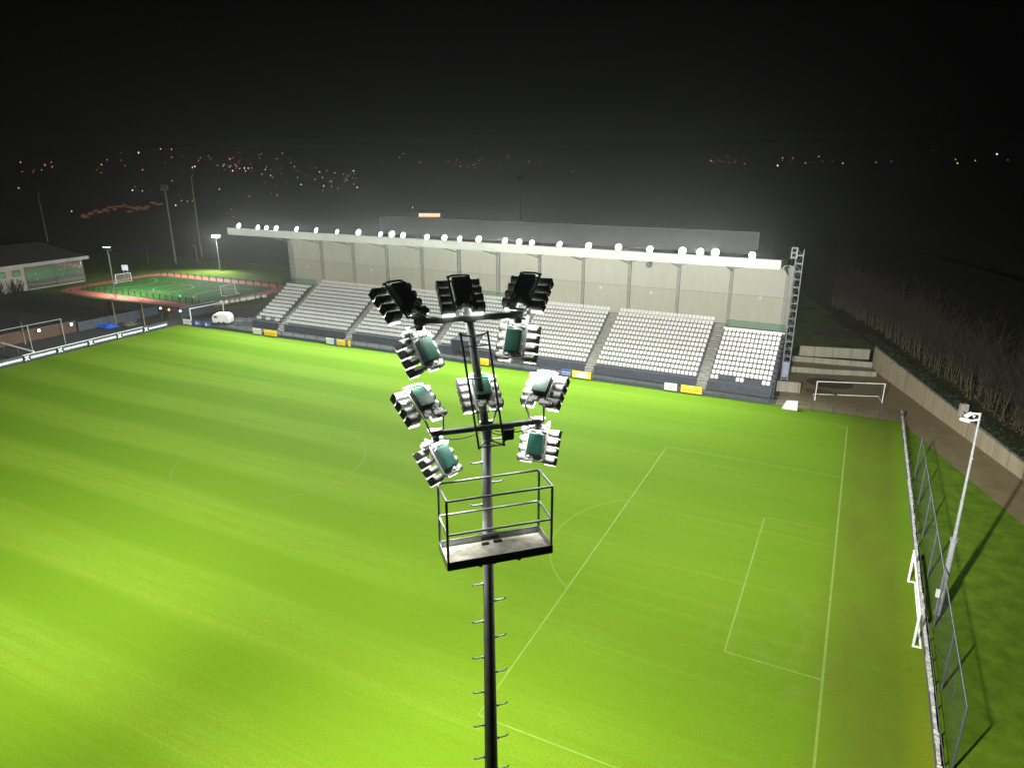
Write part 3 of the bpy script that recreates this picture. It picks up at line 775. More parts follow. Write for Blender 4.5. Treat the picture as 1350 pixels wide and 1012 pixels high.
# floodlights: local x = sideways, y = aim, z = up; four barrels each side of a green gear box
SCL = 1.12
def fl_meshes():
    out = {}
    mb = MB(); r = .053
    ring = [(math.cos(t) * .062 - .004, math.sin(t) * r) for t in [PI * .42 + (PI * 1.16) * k / 11 for k in range(12)]]
    prof = [(0, .085, r * .98)] + [(0, a_, b_) for a_, b_ in ring] + [(0, .07, -r * .98)]
    mb.profile(prof, (0, 0, 0), (.165, 0, 0), 0, True)
    for x_ in (.03, .07, .11, .14): mb.profile([(0, p[1] * 1.06 - .002, p[2] * 1.07) for p in prof], (x_, 0, 0), (x_ + .008, 0, 0), 0)
    mb.profile([(0, p[1] * 1.12, p[2] * 1.12) for p in prof], (.165, 0, 0), (.182, 0, 0), 1)
    mb.box((.085, .082, 0), (.17, .03, .122), 2)  # lamp glass made wider than the casing; its glowing edge stands in for lit rims
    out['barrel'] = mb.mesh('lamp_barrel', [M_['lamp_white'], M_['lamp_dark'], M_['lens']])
    mb = MB(); mb.box((0, -.10, 0), (.205, .10, .315), 1, bev=.01); out['box'] = mb.mesh('gear_box', [M_['lamp_dark'], M_['lamp_dark']])
    mb = MB(); mb.box((0, -.165, 0), (.225, .035, .335), 0, bev=.016); mb.box((0, -.184, 0), (.17, .006, .27), 0); out['lid'] = mb.mesh('lid', [M_['lid']])
    mb = MB()
    for s_ in (-1, 1):
        pts = [Vector((s_ * .145, -.10, -.36)), Vector((s_ * .145, -.10, .20)), Vector((s_ * .13, -.11, .228)), Vector((s_ * .09, -.115, .238)), Vector((0, -.115, .238))]
        mb.path(pts, .014, 8)
        for k in range(7): mb.box((s_ * .145, -.085, -.24 + .08 * k), (.03, .03, .022))
    mb.box((0, -.04, .2), (.30, .02, .02)); mb.box((0, -.04, -.2), (.30, .02, .02)); mb.box((0, -.03, 0), (.20, .05, .46))
    out['frame'] = mb.mesh('frame', [M_['lamp_white']])
    mb = MB()
    for s_ in (-1, 1): mb.tube((s_ * .09, -.06, -.24), (s_ * .09, -.10, -.19), .04, .035, 8); mb.box((s_ * .08, -.09, -.27), (.07, .06, .07))
    mb.tube((.10, -.08, -.29), (.21, -.08, -.29), .048, .048, 12); mb.tube((.21, -.08, -.29), (.245, -.08, -.29), .042, .035, 12)
    mb.box((-.04, -.10, -.235), (.09, .05, .06))
    out['mount'] = mb.mesh('ignitor', [M_['lamp_white']])
    return out
FM = fl_meshes()
HEAD = math.radians(26.3)
FIX = [ # name, centre of the gear box, azimuth right of the camera heading, depression, flipped, label
 ('A', (-7.33, -72.53, 26.79), -46, 50, 0, 'upper left floodlight standing on the top cross arm, black back, tipped to the left'),
 ('B', (-6.70, -71.93, 26.83), -16, 52, 0, 'floodlight on the very top of the mast pole, between the two upper ones'),
 ('C', (-5.98, -71.25, 26.82), 22, 52, 0, 'upper right floodlight standing on the top cross arm, black back, tipped to the right'),
 ('D', (-7.10, -72.31, 25.92), -54, 32, 1, 'floodlight hanging under the left end of the top cross arm, pale green lid'),
 ('E', (-6.11, -71.37, 25.95), 20, 24, 1, 'brightly lit floodlight hanging under the right end of the top cross arm'),
 ('F', (-7.18, -72.39, 25.17), -42, 54, 0, 'floodlight standing on the left end of the lower cross arm, dark green lid'),
 ('G', (-6.50, -71.67, 25.19), -20, 50, 0, 'white floodlight standing behind the mast pole on the lower cross arm'),
 ('H', (-5.77, -71.04, 25.19), 26, 52, 0, 'floodlight standing on the right end of the lower cross arm, bright green lid'),
 ('I', (-6.94, -72.16, 24.12), -54, 38, 1, 'floodlight hanging below the left end of the lower cross arm above the platform'),
 ('J', (-5.84, -71.11, 24.15), 22, 28, 1, 'floodlight hanging below the right end of the lower cross arm beside the guard rail'),
]
FAR_W, NEAR_W, MAST_AREA = 94000, 32000, 120
for nm, c, az, dep, flip, lab in FIX:
    h = HEAD - math.radians(az); e = math.radians(dep)
    f = Vector((-math.sin(h) * math.cos(e), math.cos(h) * math.cos(e), -math.sin(e))); s_ = Vector((math.cos(h), math.sin(h), 0)); u = s_.cross(f)
    ctr = Vector(c) + f * .15
    if nm == 'G': ctr += Nn * .12
    Mf = Matrix(((s_.x, f.x, u.x, ctr.x), (s_.y, f.y, u.y, ctr.y), (s_.z, f.z, u.z, ctr.z), (0, 0, 0, 1))) @ Matrix.Scale(SCL, 4)
    t = thing('floodlight', lab, 'floodlight', group='floodlights on the mast', M=Mf)
    FL = Matrix.Rotation(PI, 4, 'Y') if flip else Matrix.Identity(4)       # hung upside down: handle below, mount above
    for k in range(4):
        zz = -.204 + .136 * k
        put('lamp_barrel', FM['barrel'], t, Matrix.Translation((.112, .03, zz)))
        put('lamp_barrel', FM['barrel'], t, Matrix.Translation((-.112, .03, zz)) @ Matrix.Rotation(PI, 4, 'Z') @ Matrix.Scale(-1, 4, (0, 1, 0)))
    gb = put('gear_box', FM['box'], t, FL); put('lid', FM['lid'], gb)
    put('frame', FM['frame'], t, FL); put('ignitor', FM['mount'], t, FL)
    # bracket from the unit to its arm
    inv = Mf.inverted()
    ac = {'A': c2 + A * -.74, 'C': c2 + A * .74, 'B': HB + LEAN * 1.05, 'D': c2 + A * -.74, 'E': c2 + A * .74, 'F': c1 + A * -.82, 'G': c1 + A * .02, 'H': c1 + A * .84, 'I': c1 + A * -.82, 'J': c1 + A * .84}[nm]
    acw = Vector((MX, MY, 0)) + ac + Nn * -.085 + Vector((0, 0, (.09 if not flip else -.06) if nm != 'B' else 0))
    if nm == 'G': acw += Nn * .16
    al = inv @ acw; zz = .36 if flip else -.36
    mb = MB()
    for q_ in (-.145, .145):
        mb.tube((q_, -.10, zz), (al.x + q_ * .75, al.y, al.z), .016, .016, 8)
    mb.tube((al.x - .11, al.y, al.z), (al.x + .11, al.y, al.z), .02, .02, 8)
    mb.build('bracket', M_['lamp_white'], t)
    front = ctr + f * .22
    # each unit throws a narrow long beam and a wide soft one
    for nm_, e_, pw, size in (('mast_long_beam', 9, FAR_W * (2.0 if az < -30 else 1.45 if az < 0 else 1.0), 74), ('mast_wide_beam', 30, NEAR_W, 124)):
        e2 = math.radians(e_); f2 = Vector((-math.sin(h) * math.cos(e2), math.cos(h) * math.cos(e2), -math.sin(e2)))
        light('SPOT', nm_, front, f2, pw, (1., .985, .93), spot_size=math.radians(size), spot_blend=1., shadow_soft_size=.2)
    light('AREA', 'mast_glow', front, f, MAST_AREA * {'A': .5, 'B': .5, 'C': .5, 'D': .45, 'E': .4, 'F': 1, 'G': 1, 'H': 1}.get(nm, 2.4), (1., .985, .93), shape='SQUARE', size=.5)

# ------------------------------------------------------------------ perimeter rail and advertising boards
def rail_run(label, pts, bays, post_h=1.05, mid=True, infill=None, name='perimeter_rail'):
    p0, p1 = Vector(pts[0] + (0,)), Vector(pts[1] + (0,))
    t = thing(name, label, 'railing', p0); d = p1 - p0
    for i in range(bays + 1):
        q = d * (i / bays); mb = MB(); mb.box((q.x, q.y, post_h / 2), (.07, .07, post_h), rz=math.atan2(d.y, d.x)); mb.build('post', M_['rail_black'], t)
    mb = MB()
    for h in ((post_h, .55, .12) if mid else (post_h, .12)): mb.tube((0, 0, h), d + Vector((0, 0, h)), .028, .028, 6)
    mb.build('rails', M_['rail_black'], t)
    if infill:
        mb = MB(); Mx = Matrix.Rotation(math.atan2(d.y, d.x), 4, 'Z'); mb.box((d.length / 2, .05, infill / 2), (d.length, .03, infill), M=Mx); mb.build('kick_board', M_['navy'], t)
    return t
R = lambda x: (x, RAILY(x))
rail_run('black tubular rail along the pitch edge in front of the left part of the grandstand', [R(-107), R(-58)], 20, infill=.45)
rail_run('black tubular rail along the pitch edge in front of the right part of the grandstand', [R(-57.9), R(-8.8)], 18, infill=.45)
rail_run('black tubular rail between the grandstand end and the pitch corner, past the loose goal', [R(-8.7), R(5.3)], 6)
def board(label, x0, x1, m, name='advertising_board', h=.95, art=None, dz=.1):
    y = RAILY((x0 + x1) / 2) - .09; w = x1 - x0
    t = thing(name, label, 'advertising board', ((x0 + x1) / 2, y, 0), math.atan(1.9 / 113.4))
    mb = MB(); mb.box((0, 0, dz + h / 2), (w, .05, h), bev=.008); mb.build('panel', m, t)
    if art: art(t, w, h, dz)
    return t
def letters(t, rows, m, w, h, dz, seed, n=8, x0=-.42, x1=.42):
    """lettering too small to read in the photograph: strokes of the same size and colour"""
    rnd = random.Random(seed); mb = MB()
    for (zc, hh) in rows:
        x = x0 * w
        while x < x1 * w:
            ww = rnd.uniform(.05, .12); mb.box((x + ww / 2, -.029, dz + zc * h), (ww, .006, hh * h * rnd.uniform(.6, 1))); x += ww + rnd.uniform(.03, .08)
    mb.build('lettering', m, t)
def art_yellow(t, w, h, dz):
    mb = MB(); mb.tube((0, -.026, dz + h * .78), (0, -.034, dz + h * .78), .14, .14, 12); mb.box((0, -.03, dz + h * .74), (.34, .008, .16)); mb.build('emblem', M_['white_paint'], t)
    letters(t, [(.42, .22), (.16, .12)], M_['red'], w, h, dz, 3)
def art_yellow2(t, w, h, dz):
    mb = MB(); mb.box((0, -.03, dz + h * .5), (w * .72, .008, h * .72)); mb.build('white_panel', M_['white_paint'], t)
    letters(t, [(.68, .16), (.42, .10), (.26, .08)], M_['steel'], w, h, dz, 5, x0=-.3, x1=.3)
def art_white(t, w, h, dz): letters(t, [(.62, .2), (.32, .14)], M_['steel'], w, h, dz, 9)
def art_blue(t, w, h, dz):
    mb = MB(); mb.tube((-.1 * w, -.026, dz + h * .5), (-.1 * w, -.036, dz + h * .5), .26, .26, 14); mb.build('emblem', M_['white_paint'], t)
    letters(t, [(.5, .18)], M_['yellow'], w, h, dz, 12, x0=.1)
board('white board left of a yellow one, in front of the leftmost seating block', -91.1, -89.3, M_['white_paint'], art=art_white)
board('wide yellow board with a white emblem below the leftmost aisle', -88.6, -85.9, M_['yellow'], art=art_yellow)
board('white board beside a narrow blue strip below the second aisle', -75.6, -74.1, M_['white_paint'], art=art_white)
board('narrow blue upright board between a white and a yellow board', -74.08, -73.6, M_['blue'])
board('yellow board with a white emblem right of the narrow blue strip', -73.5, -71.9, M_['yellow'], art=art_yellow)
board('very narrow yellow upright board at the foot of the second aisle', -71.3, -70.9, M_['yellow'])
board('small yellow board seen behind the mast beside the tunnel door', -47.9, -46.6, M_['yellow'], art=art_yellow)
board('small blue board left of the yellow framed white board', -35.5, -34.1, M_['blue'], art=lambda t, w, h, dz: letters(t, [(.6, .2), (.3, .12)], M_['yellow'], w, h, dz, 21))
board('white board with a thick yellow frame at the foot of the fifth aisle', -33.9, -31.3, M_['yellow'], art=art_yellow2)
board('white board with grey lettering left of the yellow board at the right', -21.4, -19.8, M_['white_paint'], art=art_white)
board('large yellow board with red lettering at the foot of the right aisle', -19.3, -16.7, M_['yellow'], art=art_yellow)
board('white board at the far left corner of the pitch in front of a goal', -107.6, -105.6, M_['white_paint'], art=art_white)
board('dark blue board with a round pale emblem, nearest the left corner', -104.9, -103.2, M_['blue'], art=art_blue)
board('dark blue board with a round pale emblem, in front of the white trailer', -102.6, -100.9, M_['blue'], art=art_blue)
# white covered crate on the rail
t = thing('covered_crate', 'white tarpaulin covered crate at the pitch edge below the loose goal', 'crate', (-6.2, RAILY(-6.2) - .55, 0))
mb = MB(); mb.add([(-.95, -.4, 0), (.75, -.4, 0), (.75, .4, 0), (-.95, .4, 0), (-.55, -.3, .95), (.72, -.34, 1.0), (.72, .34, .98), (-.5, .3, .9)], [(3, 2, 1, 0), (4, 5, 6, 7), (0, 1, 5, 4), (1, 2, 6, 5), (2, 3, 7, 6), (3, 0, 4, 7)])
mb.build('cover', M_['white_paint'], t); mb = MB()
for x in (-.3, .1, .45): mb.tube((x, -.41, .05), (x + .03, -.36, .95), .012, .012, 5)
letters_ = mb.build('strap', M_['steel'], t)

# left-hand boards behind the far goal line
for k in range(6):
    y0 = -29.6 + 4.9 * k
    t = thing('pitch_side_board', 'dark board with white cross emblem behind the far goal line, %s from the left' % nth(k + 1), 'advertising board', (-108.65, y0, 0), PI / 2, 'boards along the far left goal line')
    mb = MB(); mb.box((2.35, 0, .48), (4.65, .06, .86), bev=.01); mb.build('panel', M_['navy'], t)
    mb = MB(); x = .95
    rq = random.Random(40 + k)
    while x < 4.5:
        w = rq.uniform(.16, .3); mb.box((x + w / 2, -.034, .46), (w, .008, .34 * rq.uniform(.75, 1))); x += w + .05
    mb.build('lettering', M_['white_paint'], t)
    mb = MB()
    for a in (-1, 1):
        Mx = Matrix.Translation((.38, -.038, .48)) @ Matrix.Rotation(a * .9, 4, 'Y'); mb.box((0, -.004 * a, 0), (.84, .008, .15), M=Mx)
    mb.build('emblem', M_['white_paint'], t)
    mb = MB(); mb.box((2.35, .1, .99), (4.9, .16, .07)); mb.build('top_rail', M_['white_paint'] if 0 < k < 5 else M_['steel_dark'], t)

# ------------------------------------------------------------------ right side: rail, leaning goal, net, pole
t = thing('perimeter_wall', 'low weathered dirty white pitch side barrier running along the right edge of the turf', 'barrier', (5.38, -60, 0))
mb = MB(); mb.box((0, 32, .33), (.07, 64.3, .66)); mb.build('barrier_panel', M_['terrace'], t)
mb = MB(); rq = random.Random(8); y = 0
while y < 64:
    L_ = rq.uniform(.9, 2.6); mb.box((rq.uniform(-.025, .025), y + L_ / 2, .70 + rq.uniform(-.02, .03)), (rq.uniform(.15, .24), L_ - rq.uniform(.02, .12), .06), rz=rq.gauss(0, .008)); y += L_
mb.build('coping', mat('dirty white coping', (.58, .57, .50), .8, scale=4, col2=(.10, .10, .07)), t)
for i in range(33): mb = MB(); mb.box((.10, min(64, i * 2), .5), (.05, .05, 1.0)); mb.build('post', M_['rail_black'], t)
mb = MB(); mb.tube((.13, 0, 1.02), (.13, 64, 1.02), .02, .02, 6); mb.build('rail', M_['net_post'], t)
t = thing('corner_post', 'dark square post where the two pitch side rails meet at the right corner', 'post', (5.45, 4.2, 0))
mb = MB(); mb.box((0, 0, .6), (.16, .16, 1.2), bev=.01); mb.build('post', M_['rail_black'], t); mb = MB(); mb.box((0, 0, 1.22), (.2, .2, .05), bev=.01); mb.build('cap', M_['steel_dark'], t)

def goal(label, a, b, h, depth, name='football_goal', lean=None, thick=.055, net=True, base=True, m='white_paint'):
    """a, b: feet of the two posts on the ground; depth vector points to the back of the goal"""
    a, b = Vector(a), Vector(b); t = thing(name, label, 'goal', a); w = b - a; up = Vector((0, 0, h)) + (lean or Vector((0, 0, 0))); dp = Vector(depth)
    for q in (Vector((0, 0, 0)), w):
        mb = MB(); mb.tube(q, q + up, thick, thick, 10); mb.build('post', M_[m], t)
    mb = MB(); mb.tube(up - w.normalized() * thick, up + w + w.normalized() * thick, thick, thick, 10); mb.build('crossbar', M_[m], t)
    if base:
        mb = MB(); mb.tube(dp, w + dp, thick * .8, thick * .8, 8)
        for q in (Vector((0, 0, .03)), w + Vector((0, 0, .03))): mb.tube(q, q + dp, thick * .8, thick * .8, 8)
        mb.build('base_frame', M_[m], t)
    if net:
        me = MB().quad(up, up + w, w + dp, dp).mesh('net', M_['goalnet']); uvquad(me, (w.length, (up - dp).length)); put('net', me, t)
    return t
goal('white portable goal without a net standing on the brown paving beyond the pitch corner', (-3.85, 7.44, .03), (3.5, 9.95, .03), 2.44, (-.35, 2.55, 0), net=False)
goal('full size white goal without a net standing close to the right perimeter barrier', (4.82, -30.5, 0), (4.80, -38.1, 0), 2.44, (.42, 0, 0), thick=.085, net=False)
# ball-stop net
NX = 6.05; NY0, NY1, NH = -47.6, -11.3, 3.9
t = thing('ball_stop_net', 'tall dark ball stop net on grey posts behind the right goal line', 'net', (NX, NY0, 0))
npst = 7
for i in range(npst):
    y = (NY1 - NY0) * i / (npst - 1); mb = MB(); mb.tube((0, y, 0), (0, y, NH), .06, .05, 8); mb.build('post', M_['net_post'], t)
mb = MB(); mb.tube((0, -.05, NH), (0, NY1 - NY0 + .05, NH), .04, .04, 8); mb.build('top_rail', M_['net_post'], t)
me = MB().quad((0, 0, .05), (0, NY1 - NY0, .05), (0, NY1 - NY0, NH), (0, 0, NH)).mesh('netting', M_['net']); uvquad(me, (NY1 - NY0, NH)); put('netting', me, t)
mb = MB(); mb.path([Vector((.25, 3 + .0 * i, .02)) + Vector((.5 * math.sin(i * .5), .62 * i, 0)) for i in range(9)], .012, 5); tag(mb.build('hose', M_['steel'], M=Matrix.Translation((NX, NY0 + 2, 0))), 'thin pale hose lying in a curve on the grass behind the net', 'hose')

# camera pole
PB = Vector((6.41, -33.73, 0))
t = thing('camera_pole', 'pale grey stepped steel pole with cameras at its top on the grass at right', 'pole', PB)
mb = MB(); mb.box((0, 0, .02), (.55, .55, .04)); mb.tube((0, 0, .02), (0, 0, 5.5), .20, .175, 8); mb.build('lower_pole', M_['steel_dull'], t)
mb = MB(); mb.tube((0, 0, 5.4), (0, 0, 5.62), .235, .235, 12); mb.tube((0, 0, 4.0), (0, 0, 4.06), .192, .19, 12); mb.build('collar', M_['steel'], t)
mb = MB(); mb.tube((0, 0, 5.5), (-.03, 0, 8.2), .115, .095, 10); mb.tube((-.03, 0, 8.2), (-.06, 0, 11.1), .088, .076, 10); mb.tube((-.06, 0, 11.1), (-.1, 0, 14.05), .072, .06, 10)
for z_ in (8.2, 11.1): mb.tube((-.04, 0, z_ - .06), (-.04, 0, z_ + .06), .105, .095, 10)
mb.build('upper_pole', M_['steel_dull'], t)
mb = MB(); mb.box((-.2, -.12, 1.55), (.34, .26, .5), bev=.015); mb.build('control_box', M_['white_paint'], t)
mb = MB(); mb.tube((-.1, 0, 13.95), (-.62, -.12, 13.98), .05, .05, 8); mb.tube((-.1, 0, 13.6), (-.6, .05, 13.45), .045, .045, 8); mb.build('camera_arm', M_['white_paint'], t)
mb = MB(); mb.tube((-.55, -.12, 13.98), (-.85, -.16, 13.72), .10, .13, 10); mb.tube((-.4, -.09, 13.86), (-.4, -.09, 13.72), .09, .03, 8); mb.build('camera', M_['white_paint'], t)
mb = MB(); mb.tube((-.55, .05, 13.42), (-1.05, .0, 13.5), .12, .09, 10); mb.build('camera', M_['white_paint'], t)
t = thing('cabinet', 'small pale utility cabinet standing behind the concrete wall', 'cabinet', (10.9, 3.5, 1.8), .4)
mb = MB(); mb.box((0, 0, .7), (.75, .5, 1.4), bev=.02); mb.build('body', M_['off_white'], t); mb = MB(); mb.box((.385, 0, .7), (.02, .42, 1.2)); mb.build('door', M_['steel_dark'], t)

# ------------------------------------------------------------------ lattice tower at the stand end
t = thing('lattice_tower', 'narrow galvanised lattice tower with a ladder at the right end of the grandstand', 'tower', (-8.0, 13.4, 0))
mb = MB(); w = .42; H = 17.3
for a in (-w, w):
    for b in (-w, w): mb.tube((a, b, 0), (a, b, H), .05, .045, 6)
mb.build('legs', M_['steel'], t)
mb = MB()
for i in range(17):
    z0 = .6 + i * 1.0
    for a in (-w, w): mb.tube((a, -w, z0), (a, w, z0), .03, .03, 5); mb.tube((-w, a, z0), (w, a, z0), .03, .03, 5)
    s_ = 1 if i % 2 else -1
    mb.tube((-w * s_, -w, z0), (w * s_, -w, z0 + 1), .014, .014, 5); mb.tube((w, -w * s_, z0), (w, w * s_, z0 + 1), .014, .014, 5)
mb.build('bracing', M_['steel'], t)
mb = MB()
for a in (-.9, -.5): mb.tube((a, -.2, .5), (a, -.2, H + .2), .022, .022, 6)
for i in range(55): mb.tube((-.9, -.2, .6 + .3 * i), (-.5, -.2, .6 + .3 * i), .012, .012, 5)
mb.build('ladder', M_['steel_dark'], t)
mb = MB()
for z_ in (16.3, 16.9, 17.5): mb.path([Vector((-1.0, -.5, z_)), Vector((-.35, -.5, z_)), Vector((-.35, .5, z_)), Vector((-1.0, .5, z_)), Vector((-1.0, -.5, z_))], .03, 6)
for a in (-1.0, -.35):
    for b in (-.5, .5): mb.tube((a, b, 16.2), (a, b, 17.5), .03, .03, 6)
mb.build('top_cage', M_['white_paint'], t)
mb = MB(); mb.box((0, -.05, 1.9), (.7, .6, 2.0)); mb.build('mesh_guard', mat('pale blue guard sheet', (.19, .22, .30), .6), t)

# ------------------------------------------------------------------ left side: training pitch, clubhouse and yard
def rrect(x0, y0, x1, y1, r, n=8):
    pts = []
    for cx, cy, a0 in ((x1 - r, y1 - r, 0), (x0 + r, y1 - r, PI / 2), (x0 + r, y0 + r, PI), (x1 - r, y0 + r, 1.5 * PI)):
        for i in range(n + 1): a = a0 + PI / 2 * i / n; pts.append((cx + r * math.cos(a), cy + r * math.sin(a)))
    return pts
VG = mat('bright verge grass', (.085, .130, .012), .95, scale=.5, bump=.4, col2=(.045, .085, .008), spec=.1)
sheet('track_verge', [(-176, 9.2), (-112, 12), (-100, 30), (-95.2, 44), (-165, 52), (-182, 26)], -.03, VG)
sheet('far_grass', [(-182, 26), (-165, 52), (-95, 44), (-95, 62), (-210, 62), (-215, 26)], -.034, M_['verge'])
sheet('running_track', rrect(-162.2, 11.6, -114.6, 39.6, 5.5), -.018, M_['track'])
sheet('training_pitch', rrect(-158.9, 15.1, -118.3, 36.2, 3.2), -.010, M_['turf5'])
mb = MB()
def tl(x0, y0, x1, y1, w=.07, z=-.004):
    d = Vector((x1 - x0, y1 - y0)).normalized(); nx, ny = -d.y * w, d.x * w
    mb.quad((x0 + nx, y0 + ny, z), (x0 - nx, y0 - ny, z), (x1 - nx, y1 - ny, z), (x1 + nx, y1 + ny, z))
def tarc(cx, cy, r, a0, a1, n=26):
    for i in range(n):
        t0, t1 = a0 + (a1 - a0) * i / n, a0 + (a1 - a0) * (i + 1) / n; tl(cx + r * math.cos(t0), cy + r * math.sin(t0), cx + r * math.cos(t1), cy + r * math.sin(t1))
tarc(-139.6, 25.7, 4.2, 0, 2 * PI, 40); tarc(-156.5, 25.7, 7, -PI / 2, PI / 2); tarc(-122.4, 25.7, 7, PI / 2, 1.5 * PI)
for i in range(14): tl(-139.6, 16 + 1.4 * i, -139.6, 16.7 + 1.4 * i, .05)
for i in range(12): tl(-155 + 2.8 * i, 20.5, -153.8 + 2.8 * i, 20.5, .05)
for i in range(12): tl(-155 + 2.8 * i, 31, -153.8 + 2.8 * i, 31, .05)
struct(mb.build('training_pitch_markings', M_['turfline']))
mb = MB()
for k in (1, 2):
    pts = rrect(-162.2 + 1.1 * k, 11.6 + 1.1 * k, -114.6 - 1.1 * k, 39.6 - 1.1 * k, 5.5 - .8 * k)
    for (a, b), (c, d) in zip(pts, pts[1:] + pts[:1]):
        if abs(a - c) + abs(b - d) > .01: tl(a, b, c, d, .045, -.012)
struct(mb.build('track_markings', M_['trackline']))
goal('small white training goal at the far left end of the little pitch', (-156.6, 23.9, 0), (-156.2, 27.5, 0), 2.1, (-1.2, 0, 0), thick=.06)
goal('small white training goal at the near right end of the little pitch', (-122.5, 23.9, 0), (-122.2, 27.5, 0), 2.1, (1.2, 0, 0), thick=.06)
t = thing('notice_board', 'small pale square board on legs behind the far training goal', 'board', (-158.3, 27.8, 0), .4)
mb = MB(); mb.box((0, 0, 3.1), (1.5, .08, 1.3), bev=.01); mb.build('panel', mat('lilac white panel', (.6, .58, .72), .5), t)
mb = MB()
for x in (-.5, .5): mb.tube((x, .03, 0), (x, .03, 2.5), .05, .05, 6)
mb.build('legs', M_['steel'], t)
def post_rail(label, x0, y0, x1, y1, n, h=1.1):
    t = thing('track_fence', label, 'fence', (x0, y0, 0)); d = Vector((x1 - x0, y1 - y0, 0))
    for i in range(n + 1): mb = MB(); q = d * (i / n); mb.box((q.x, q.y, h / 2), (.16, .1, h)); mb.build('post', M_['hedge'], t)
    mb = MB(); mb.tube((0, 0, h - .08), d + Vector((0, 0, h - .08)), .035, .035, 5); mb.build('rail', M_['steel_dark'], t)
post_rail('dark post and rail fence along the near side of the training pitch', -156.5, 15.6, -119.5, 15.6, 19)
post_rail('dark post and rail fence along the far side of the training pitch', -157.5, 36.6, -119, 36.6, 16)

def lamp_post(label, x, y, h, aim, lit=True):
    t = thing('lamp_post', label, 'lamp post', (x, y, 0)); d = Vector((aim[0], aim[1], 0)).normalized(); rz = math.atan2(d.x, -d.y)
    mb = MB(); mb.tube((0, 0, 0), (0, 0, h - .1), .13, .08, 10); mb.build('pole', M_['steel_dull'], t)
    mb = MB(); Mx = Matrix.Translation((0, 0, h)) @ Matrix.Rotation(rz, 4, 'Z') @ Matrix.Rotation(math.radians(-35), 4, 'X')
    for s_ in (-.6, .6): mb.box((s_, 0, .1), (1.1, .22, .75), M=Mx, bev=.03)
    mb.box((0, .1, -.12), (1.4, .1, .1), M=Mx); mb.build('lamp_head', M_['steel_dark'], t)
    mb = MB()
    for s_ in (-.6, .6): mb.box((s_, -.122, .1), (1.02, .015, .68), M=Mx)
    mb.build('lamp_glass', M_['lit_lamp'], t)
    light('SPOT', 'lamp_beam', (x + d.x * .6, y + d.y * .6, h), (d.x * .75, d.y * .75, -.66), 26000, (.95, .98, 1.), spot_size=math.radians(150), spot_blend=.7, shadow_soft_size=.3)
lamp_post('lit lamp post standing on the near edge of the running track', -140.9, 12.6, 10.2, (.0, 1))
lamp_post('lit lamp post beyond the far side of the running track', -149.8, 48.2, 8.7, (.15, -1))

def tall_mast(label, x, y, h, heads):
    t = thing('unlit_mast', label, 'mast', (x, y, 0)); mb = MB(); mb.tube((0, 0, 0), (0, 0, h), .32, .14, 10); mb.build('pole', M_['far_pole'], t)
    if heads:
        mb = MB(); rz = .45
        for r_ in range(2):
            for c_ in range(4): mb.box((-1.1 + .73 * c_, -.1, h - .4 + .8 * r_), (.6, .3, .6), rz=0)
        mb.box((0, .1, h - .75), (3., .12, .12)); mb.box((0, .1, h + .05), (3., .12, .12)); mb.build('lamp_rack', M_['steel_dark'], t)
    else:
        mb = MB(); mb.tube((0, 0, h), (.9, .3, h + .9), .07, .06, 6); mb.build('top_arm', M_['far_pole'], t)
tall_mast('tall unlit floodlight mast with a square lamp rack beyond the training pitch', -171.4, 52.3, 20.3, True)
tall_mast('tallest unlit pole with a bent tip beyond the training pitch', -173.5, 63, 22.6, False)
tall_mast('distant dim pole above the clubhouse roof at far left', -255, 68, 16., False)
tall_mast('distant thin pole standing far behind the middle of the grandstand', -142.3, 213, 18, True)
for (x, y, h, lab) in ((-178, 48.8, 4.4, 'short unlit street lamp left of the tall lamp rack mast'), (-166, 55, 4.8, 'short unlit street lamp right of the tallest pole')):
    t = thing('street_lamp', lab, 'street lamp', (x, y, 0)); mb = MB(); mb.tube((0, 0, 0), (0, 0, h), .08, .06, 8); mb.build('pole', M_['far_pole'], t)
    mb = MB(); mb.box((-.5, 0, h), (1.3, .25, .14), bev=.02); mb.build('lamp_head', M_['far_pole'], t)

# clubhouse: glass front reflects the training pitch
t = thing('clubhouse', 'pale clubhouse with dark hipped roof and a wide glass front at far left', 'clubhouse', (-166.6, 0, 0))
mb = MB(); mb.box((-6, 4, 2.9), (12, 38, 5.8)); mb.build('wall', M_['off_white'], t)
rx0, rx1, ry0, ry1, ez, tz = -13, .9, -16.2, 24.2, 5.85, 9.6
mb = MB(); mb.add([(rx0, ry0, ez), (rx1, ry0, ez), (rx1, ry1, ez), (rx0, ry1, ez), (-6, ry0 + 6.5, tz), (-6, ry1 - 6.5, tz)], [(0, 1, 4), (1, 2, 5, 4), (2, 3, 5), (3, 0, 4, 5), (3, 2, 1, 0)])
rf = mb.build('roof', M_['rooftile'], t)
mb = MB(); mb.box((rx1 + .05, 4, ez - .25), (.12, 40.4, .75)); mb.build('eaves_board', M_['off_white'], t)
mb = MB(); mb.box((.03, 16.3, 3.45), (.04, 13.2, 3.3)); mb.box((.03, 16.3, .95), (.04, 13.2, 1.4)); gl = mb.build('glass_front', M_['mirrorglass'], t)
mb = MB()
for i in (0, 2, 4): mb.box((.06, 9.75 + 3.27 * i, 2.6), (.08, .08, 5.2))
mb.box((.06, 16.3, 1.72), (.08, 13.2, .14)); mb.build('mullions', M_['steel_dark'], gl)
for y in (1.4, 4.9, 8.):
    mb = MB(); mb.box((.03, y, 4.1), (.06, 1.7, 1.3)); wf = mb.build('window', M_['steel_dark'], t); mb = MB(); mb.box((.075, y, 4.1), (.02, 1.4, 1.05)); mb.build('pane', M_['mirrorglass'], wf)
mb = MB(); mb.box((-.3, -2, ez + 1.2), (.3, .3, .3)); mb.build('roof_lamp', M_['glow_white'], t)
